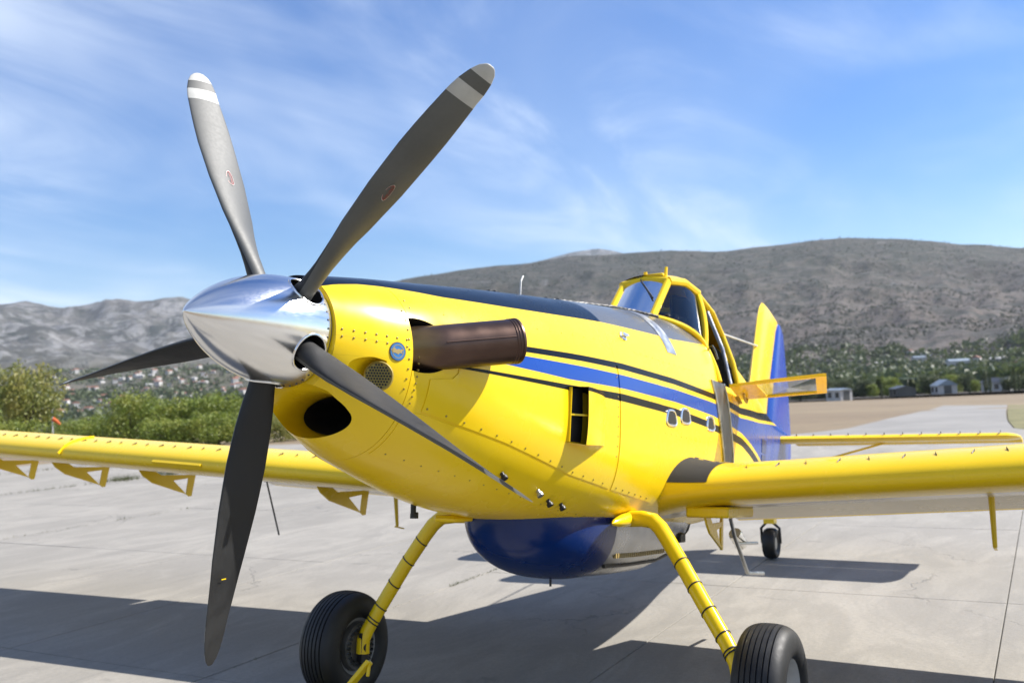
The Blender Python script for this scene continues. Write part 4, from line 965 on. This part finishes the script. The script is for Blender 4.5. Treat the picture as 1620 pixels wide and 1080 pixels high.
# --- main landing gear
for sd in (1, -1):
    S = lambda p: Vector((p[0], p[1]*sd, p[2]))
    P = [S(p) for p in [(-2.82, .42, -.845), (-2.80, .58, -.840), (-2.788, .66, -.852), (-2.768, .715, -.895), (-2.735, .775, -.965), (-2.66, .89, -1.10), (-2.55, 1.06, -1.31), (-2.46, 1.22, -1.51), (-2.41, 1.29, -1.61), (-2.392, 1.315, -1.69), (-2.39, 1.32, -1.79)]]
    if sd == -1: P = [S(p) for p in [(-2.62, .45, -.84), (-2.59, .72, -.845), (-2.575, .82, -.86), (-2.56, .88, -.91), (-2.545, .93, -.98), (-2.50, 1.07, -1.20), (-2.46, 1.23, -1.47), (-2.42, 1.29, -1.60), (-2.405, 1.305, -1.64), (-2.392, 1.325, -1.70), (-2.39, 1.325, -1.79)]]
    lg = part('gear_leg', MB().tube(P, [.052, .052, .051, .050, .049, .048, .047, .046, .046, .047, .047], 20).me('l', [M_YEL]), 'yellow tubular landing gear leg with black hose ties')
    for f in (.0, 1, 2, 3, 4, 4.25):
        i = (5+f*.62) if sd == 1 else (4.2+f*.62); a = int(i); q = P[a].lerp(P[a+1], i-a); d = (P[a+1]-P[a]).normalized(); z = MB(); z.lathe([(-.004, .047), (-.004, .0515), (.004, .0515), (.004, .047)], q, (d+Vector((0, .10*sd, .12))).normalized(), 20); sub('hose_tie', z.me('z', [M_HOSE]), lg)
    hb = MB(); hb.tube([p+Vector((-.05, 0, .006)) for p in P[1:]], .009, 8); sub('brake_hose', hb.me('h', [M_HOSE]), lg)
    fz_ = MB(); fz_.lathe([(-.08, .001), (-.05, .018), (.02, .032), (.10, .042), (.24, .044), (.32, .04), (.32, .001)], (-2.60, sd*.49, -.86), (-1, 0, .08), 20); fz_o = part('gear_fairing', fz_.me('f', [M_YEL]))
    if sd == -1:
        mp = MB(); mp.box((-1.80, -.20, -.838), (.26, .16, .04)); part('gear_plate', bevel(mp.me('m', [M_YEL]), .02))
    # wheel
    c = Vector((-2.391, sd*1.483, -1.746)); ax = Vector((0, sd, 0)); W2, Rt = .140, .368; prof = []
    outer = []
    for i in range(33):
        a = -pi/2*1.0+pi*i/32; y = W2*math.copysign(abs(sin(a))**.8, sin(a)); r = .235+(Rt-.235)*abs(cos(a))**.52; outer.append((y, r))
    gr = [-.075, -.045, -.015, .015, .045, .075]; prof = [(-.105, .185), (-.128, .205)]
    prof += [q for q in outer if q[0] < -.085]
    rr_ = lambda y: lerp_table(outer, y)
    prof.append((-.085, rr_(-.085)))
    for g_ in gr: prof += [(g_-.0045, rr_(g_-.0045)), (g_-.003, rr_(g_)-.011), (g_+.003, rr_(g_)-.011), (g_+.0045, rr_(g_+.0045))]
    prof.append((.085, rr_(.085))); prof += [q for q in outer if q[0] > .085]; prof += [(.128, .205), (.105, .185)]
    wh = part('main_wheel', MB().lathe(prof, c, ax, 80).me('t', [M_RUB], True, 28), 'fat black ribbed main tyre')
    rim = MB(); rim.lathe([(-.10, .0005), (-.10, .10), (-.07, .14), (-.10, .178), (-.112, .19), (-.108, .196), (.108, .196), (.116, .190), (.106, .176), (.055, .150), (.045, .085), (.075, .07), (.085, .03), (.085, .0005)], c, ax, 56); sub('rim', rim.me('r', [M_RIM]), wh)
    bk = MB(); bk.lathe([(-.13, .02), (-.13, .155), (-.10, .165), (-.08, .165)], c, ax, 40); sub('brake_disc', bk.me('b', [M_DULL]), wh)
    bt = MB()
    for i in range(24): a = 2*pi*i/24; q = c+ax*-.135+Vector((cos(a)*.125, 0, sin(a)*.125)); bt.lathe([(-.010, .012), (.012, .012), (-.010, .011)], q, ax, 8); 
    sub('brake_bolts', bt.me('b', [M_METAL]), wh, None, 'stuff')
    axl = MB(); axl.tube([c+ax*-.20, c+ax*.02], .035, 16); axl.box(c+ax*-.165+Vector((0, 0, -.005)), (.085, .03, .20)); sub('axle', axl.me('a', [M_HOSE]), wh)
# --- tail wheel
k = MB(); k.tube([(-7.75, 0, -.50), (-7.95, 0, -.62), (-8.12, 0, -.80), (-8.16, 0, -.93)], [.05, .05, .045, .04], 14); k.box((-8.16, 0, -.95), (.13, .12, .10)); tw = part('tail_gear', k.me('t', [M_YEL]))
k = MB()
for sd in (1, -1): k.tube([(-8.14, sd*.03, -.98), (-8.16, sd*.105, -1.05), (-8.19, sd*.105, -1.22)], .016, 8)
sub('fork', k.me('f', [M_HOSE]), tw)
k = MB(); k.lathe([(-.045, .07), (-.075, .12), (-.07, .155), (-.045, .172), (0, .178), (.045, .172), (.07, .155), (.075, .12), (.045, .07)], (-8.19, 0, -1.222), (0, 1, 0), 40); sub('tail_wheel', k.me('w', [M_RUB]), tw)
k = MB(); k.lathe([(-.05, .001), (-.05, .072), (.05, .072), (.05, .001)], (-8.19, 0, -1.222), (0, 1, 0), 24); sub('tail_rim', k.me('w', [M_METAL]), tw)
# --- tail surfaces
def slab_fin(sec, mats=None):                     # list of (le point, te point, thickness) along the span; fin in x-z plane
    m = MB(); V = []; F = []; n = 14
    for (a, b, th, nrm) in sec:
        a, b, nrm = Vector(a), Vector(b), Vector(nrm)
        for k in range(2*n):
            if k < n: x = k/n; s = 1
            else: x = 1-(k-n)/n; s = -1
            t = th*(1.48*sqrt(max(x, 0))-.63*x-1.76*x*x+1.42*x**3-.50*x**4); V.append(a.lerp(b, x)+nrm*s*t)
    for i in range(len(sec)-1):
        for k in range(2*n): k2 = (k+1) % (2*n); F.append((i*2*n+k, i*2*n+k2, (i+1)*2*n+k2, (i+1)*2*n+k))
    F += [tuple(range(2*n)), tuple(range((len(sec)-1)*2*n, len(sec)*2*n))]; m.add(V, F); return m
Y = (0, 1, 0); Z = (0, 0, 1)
part('fin', slab_fin([((-7.10, 0, .12), (-8.05, 0, .02), .14, Y), ((-7.50, 0, .61), (-8.27, 0, .55), .11, Y), ((-7.87, 0, 1.37), (-8.70, 0, 1.34), .09, Y), ((-7.97, 0, 1.52), (-8.80, 0, 1.44), .075, Y), ((-8.08, 0, 1.59), (-8.80, 0, 1.46), .04, Y)]).me('f', [M_YEL], True, 50), 'yellow tail fin')
part('rudder', slab_fin([((-8.10, 0, -.36), (-9.25, 0, -.33), .10, Y), ((-8.10, 0, .02), (-9.30, 0, .05), .10, Y), ((-8.28, 0, .55), (-9.25, 0, .60), .09, Y), ((-8.71, 0, 1.34), (-9.08, 0, 1.34), .05, Y), ((-8.80, 0, 1.44), (-8.98, 0, 1.42), .03, Y)]).me('r', [M_BLUE], True, 50), 'bright blue rudder')
for sd in (1, -1):
    part('horizontal_stabiliser', slab_fin([((-8.02, sd*.08, -.035), (-8.66, sd*.08, -.045), .09, Z), ((-8.05, sd*2.50, -.035), (-8.66, sd*2.50, -.045), .08, Z), ((-8.12, sd*2.58, -.035), (-8.66, sd*2.60, -.045), .055, Z), ((-8.22, sd*2.62, -.04), (-8.66, sd*2.62, -.045), .03, Z)]).me('h', [M_YEL], True, 50), 'yellow horizontal stabiliser')
    eo = part('elevator', slab_fin([((-8.665, sd*.20, -.045), (-9.10, sd*.25, -.05), .07, Z), ((-8.665, sd*2.62, -.045), (-9.05, sd*2.62, -.05), .06, Z)]).me('h', [M_YEL], True, 50))
    k = MB()
    for i in range(12): y = .35+i*.19; k.box((-8.10, sd*y, .008), (.04, .005, .022))
    sub('tail_vortex_fins', k.me('v', [M_HOSE], False), eo, None, 'stuff')
    k = MB(); k.tube([(-7.95, sd*.18, -.42), (-8.35, sd*1.30, -.07)], .012, 8); part('stabiliser_brace', k.me('s', [M_YEL]))
part('fin_wire', MB().tube([(-5.3, .28, .80), (-7.75, .02, 1.02)], .009, 6).me('w', [M_WHITE])); part('fin_wire', MB().tube([(-5.4, .45, .25), (-7.35, .03, .30)], .009, 6).me('w', [M_WHITE]))
for z in (-.16, -.31):
    p0 = patch(-6.15, -6.55, lambda x: z-.11, lambda x: z+.02, .004, .005, 8, 5); part('access_panel', p0.me('p', [M_NAVY_SHADE]))
# --- cockpit
A, Bq, Cq, Dq = Vector((-4.0, .20, .715)), Vector((-4.36, .20, 1.075)), Vector((-4.46, .475, .52)), Vector((-4.76, .315, 1.035))
Sq, Fq, Gq = Vector((-4.40, .605, .215)), Vector((-5.15, .41, .715)), Vector((-5.03, .585, .22))
my = lambda v: Vector((v.x, -v.y, v.z))
def bez(p, q, bulge, n=8): return [p.lerp(q, i/n)+Vector(bulge)*4*(i/n)*(1-i/n) for i in range(n+1)]
def frame_bar(name, P, r, m=None): return part(name, MB().tube(P, r, 10).me('b', [m or M_YEL]))
for s in (lambda v: v, my):
    frame_bar('windscreen_post', [s(A), s(Bq)], .033)
    frame_bar('side_window_frame', [s(p) for p in bez(A, Cq, (-.0, .075, .02))], .024)
    frame_bar('door_post', [s(p) for p in bez(Dq, Cq, (.01, .03, .0))+bez(Cq, Sq, (.0, .01, 0))[1:]], .028)
    frame_bar('rear_post', [s(Dq), s(Dq.lerp(Fq, .5)+Vector((0, .02, .02))), s(Fq), s(Fq.lerp(Gq, .5)+Vector((0, .015, 0))), s(Gq)], .026)
    frame_bar('door_edge_rail', [s(Dq.lerp(Fq, .38)+Vector((.02, .01, -.02))), s(Vector((-4.86, .50, .55))), s(Vector((-4.74, .60, .22)))], .017, M_METAL)
    frame_bar('roof_rail', [s(Bq), s(Vector((-4.55, .27, 1.09))), s(Dq)], .042)
    # side quarter window
    V = []; F = []; lo = bez(A, Cq, (0, .075, .02), 10); hi = bez(Bq, Dq, (0, .03, .02), 10)
    for i in range(11):
        for j in range(7): t = j/6; V.append(s(lo[i].lerp(hi[i], t)+Vector((0, .008, .0))*4*t*(1-t)))
    F = [(i*7+j, i*7+j+1, i*7+j+8, i*7+j+7) for i in range(10) for j in range(6)]
    m = MB(); m.add(V, F); me = m.me('g', [M_GLASS]); part('side_window', me, 'bluish curved cockpit quarter window')
    # rear side glazing
    m = MB(); m.add([s(v) for v in (Fq, Gq, Vector((-5.75, .34, .52)), Vector((-5.70, .22, .66)))], [(0, 1, 2, 3)])
    part('rear_window', m.me('g', [M_GLASS], False))
# the right hand door stays shut
m = MB(); m.add([my(v) for v in (Dq, Fq, Gq, Sq, Cq)], [(0, 1, 2, 3, 4)]); part('shut_door_window', m.me('g', [M_GLASS], False))
frame_bar('windscreen_sill', [A, Vector((-3.965, 0, .745)), my(A)], .022)
frame_bar('windscreen_header', [Bq, Vector((-4.37, 0, 1.105)), my(Bq)], .040)
m = MB(); V = []; F = []
for i in range(9):
    t = i/8
    for j in range(7): y = (-1+2*j/6)*.195; V.append(Vector((-3.97-.03*(j-3)**2/9-.36*t, y, .735+.36*t-.012*(j-3)**2/9)))
F = [(i*7+j, i*7+j+1, i*7+j+8, i*7+j+7) for i in range(8) for j in range(6)]; m.add(V, F); part('windscreen', m.me('g', [M_GLASS]), 'dark flat centre windscreen')
V = []; F = []; prof = [(-4.35, .225, 1.10, 1.150), (-4.55, .30, 1.115, 1.185), (-4.76, .335, 1.06, 1.17), (-5.0, .345, .90, 1.09), (-5.15, .40, .735, 1.02), (-5.5, .32, .66, .86), (-5.95, .16, .56, .615)]
for (x, w_, z0, z1) in prof:
    for j in range(15): y = -1+2*j/14; V.append((x, w_*y, z0+(z1-z0)*(1-abs(y)**2.4)))
nb_ = len(V)
for (x, w_, z0, z1) in prof:
    for j in range(15): y = -1+2*j/14; V.append((x, w_*y*.96, z0-.02+(z1-z0)*(1-abs(y)**2.4)))
for i in range(len(prof)-1):
    for j in range(14): a = i*15+j; F.append((a, a+1, a+16, a+15)); F.append((nb_+a, nb_+a+15, nb_+a+16, nb_+a+1))
for i in range(len(prof)-1):
    for j in (0, 14): a = i*15+j; F.append((a, a+15, nb_+a+15, nb_+a))
m = MB(); m.add(V, F); ro = part('cockpit_roof', m.me('r', [M_YEL]))
k = MB(); k.tube([(-4.40, .16, 1.11), (-4.42, .165, 1.215)], [.02, .013], 10); sub('roof_post', k.me('p', [M_YEL]), ro)
k = MB(); k.box((-4.44, .08, 1.135), (.16, .16, .05)); sub('roof_housing', bevel(k.me('h', [M_YEL]), .015), ro)
k = MB(); k.tube([(-4.42, -.02, 1.12), (-4.41, -.02, 1.19)], [.022, .016], 10); sub('roof_stub', k.me('p', [M_YEL]), ro)
k = MB(); k.lathe([(0, .045), (.02, .04), (.035, .0005)], (-4.46, -.14, 1.125), (0, 0, 1), 20); sub('roof_beacon', k.me('p', [M_WHITE]), ro)
wp = MB(); wp.box((-4.375, -.05, 1.115), (.05, .05, .05)); wp.tube([(-4.375, -.05, 1.15), (-4.32, -.02, 1.09), (-4.14, .15, .90)], .008, 8); part('wiper', wp.me('w', [M_HOSE]), 'black windscreen wiper')
pl = MB(); pl.tube([(-4.49, .50, .515), (-4.44, .545, .52), (-4.42, .575, .47), (-4.40, .60, .40)], .008, 8); part('sensor_lead', pl.me('p', [M_HOSE]))
# inside the cockpit
k = MB(); k.box((-4.98, 0, .45), (.12, .44, .85), Matrix.Rotation(-.15, 3, 'Y')); k.box((-4.80, 0, .18), (.40, .44, .12)); k.box((-5.02, 0, .92), (.08, .26, .16)); part('pilot_seat', bevel(k.me('s', [M_HOSE]), .03), 'black pilot seat')
k = MB(); k.box((-4.26, 0, .60), (.14, .70, .26)); k.box((-4.20, 0, .735), (.20, .60, .03)); part('instrument_panel', bevel(k.me('i', [M_DARK]), .01))
k = MB(); k.tube([(-4.62, 0, .15), (-4.56, 0, .50), (-4.53, .02, .56)], .014, 8); part('control_stick', k.me('c', [M_HOSE]))
# open door, folded out level
d0, d1, d2, d3 = Vector((-4.50, .66, .185)), Vector((-4.50, 1.41, .232)), Vector((-5.0, 1.31, .155)), Vector((-5.0, .60, .125))
nd = (d1-d0).cross(d3-d0).normalized(); nd = nd if nd.z > 0 else -nd
def dq(u, v): return d0.lerp(d1, u).lerp(d3.lerp(d2, u), v)
k = MB(); k.prism([dq(0, 0), dq(.28, 0), dq(.34, 1), dq(0, 1)], nd*.022); door = part('cockpit_door', k.me('d', [M_YEL], False), 'open cockpit door folded out level with clear window')
for a, b in (((.28, .02), (1, .02)), ((1, 0), (1, 1)), ((1, .98), (.34, .98))): k = MB(); k.bar(dq(*a)+nd*.012, dq(*b)+nd*.012, .03, .026, tuple(nd)); sub('door_frame', k.me('f', [M_YEL], False), door)
k = MB(); k.bar(dq(.955, 0)+nd*.0125, dq(.955, 1)+nd*.0125, .065, .020, tuple(nd)); sub('door_frame', k.me('f', [M_YEL], False), door)
k = MB(); k.prism([dq(.28, .03)+nd*.009, dq(.93, .03)+nd*.009, dq(.93, .97)+nd*.009, dq(.34, .97)+nd*.009], nd*.005); sub('door_window', k.me('g', [M_PERSP], False), door)
k = MB(); k.tube([dq(.10, .5)-nd*.01, dq(.10, .62)-nd*.05, dq(.10, .8)-nd*.05, dq(.10, .9)-nd*.01], .010, 8); k.bar(dq(.02, .5)-nd*.03, dq(.06, .5)-nd*.09, .04, .02); sub('door_latch', k.me('l', [M_GOLD]), door)
# boarding step under the left wing root and small gear behind it
k = MB(); k.tube([(-4.20, .735, -.86), (-4.28, .74, -1.0), (-4.56, .752, -1.285)], .015, 10); k.tube([(-4.56, .752, -1.285), (-4.98, .76, -1.315)], .016, 10); k.tube([(-4.33, .742, -1.05), (-4.86, .75, -1.065)], .013, 10); part('boarding_step', k.me('b', [M_METAL]), 'bare metal boarding step hanging behind the left wing root')
k = MB(); k.lathe([(0, .001), (0, .05), (.03, .055), (.06, .05), (.09, .055), (.12, .05), (.15, .055), (.18, .03), (.18, .001)], (-4.55, .66, -.98), (-.8, .1, -.6), 20); part('wind_driven_pump', k.me('p', [M_CHROME]))
# ---------------------------------------------------------------- tow bar by the right main wheel
def bw(p): return Matrix.Rotation(-TH, 3, 'Y') @ Vector(p) + Vector((0, 0, GZ))
tb = bpy.data.objects.new('wheel_chock', None); COL.objects.link(tb); tb.location = (-1.63, -1.34, 0)
tag(tb, 'yellow metal wheel chock with carrying handle against the right main tyre', 'wheel chock')
k = MB(); k.prism([(-.20, -.17, .0), (.14, -.17, .0), (-.13, -.17, .17), (-.19, -.17, .15)], (0, .34, 0)); link('wedge', bevel(k.me('w', [M_YEL]), .012), tb)
k = MB(); k.bar((-.12, .10, .12), (-.24, .30, .375), .055, .03, (0, 1, 0)); k.bar((-.24, .30, .375), (-.20, .31, .29), .02, .02, (0, 1, 0)); k.box((-.12, .05, .165), (.05, .07, .05)); link('handle', bevel(k.me('h', [M_YEL]), .006), tb)
k = MB(); k.lathe([(-.03, .001), (-.03, .06), (.0, .075), (.03, .06), (.03, .001)], (.10, .215, .075), (0, 1, 0), 24); link('rubber_roller', k.me('r', [M_RUB]), tb)
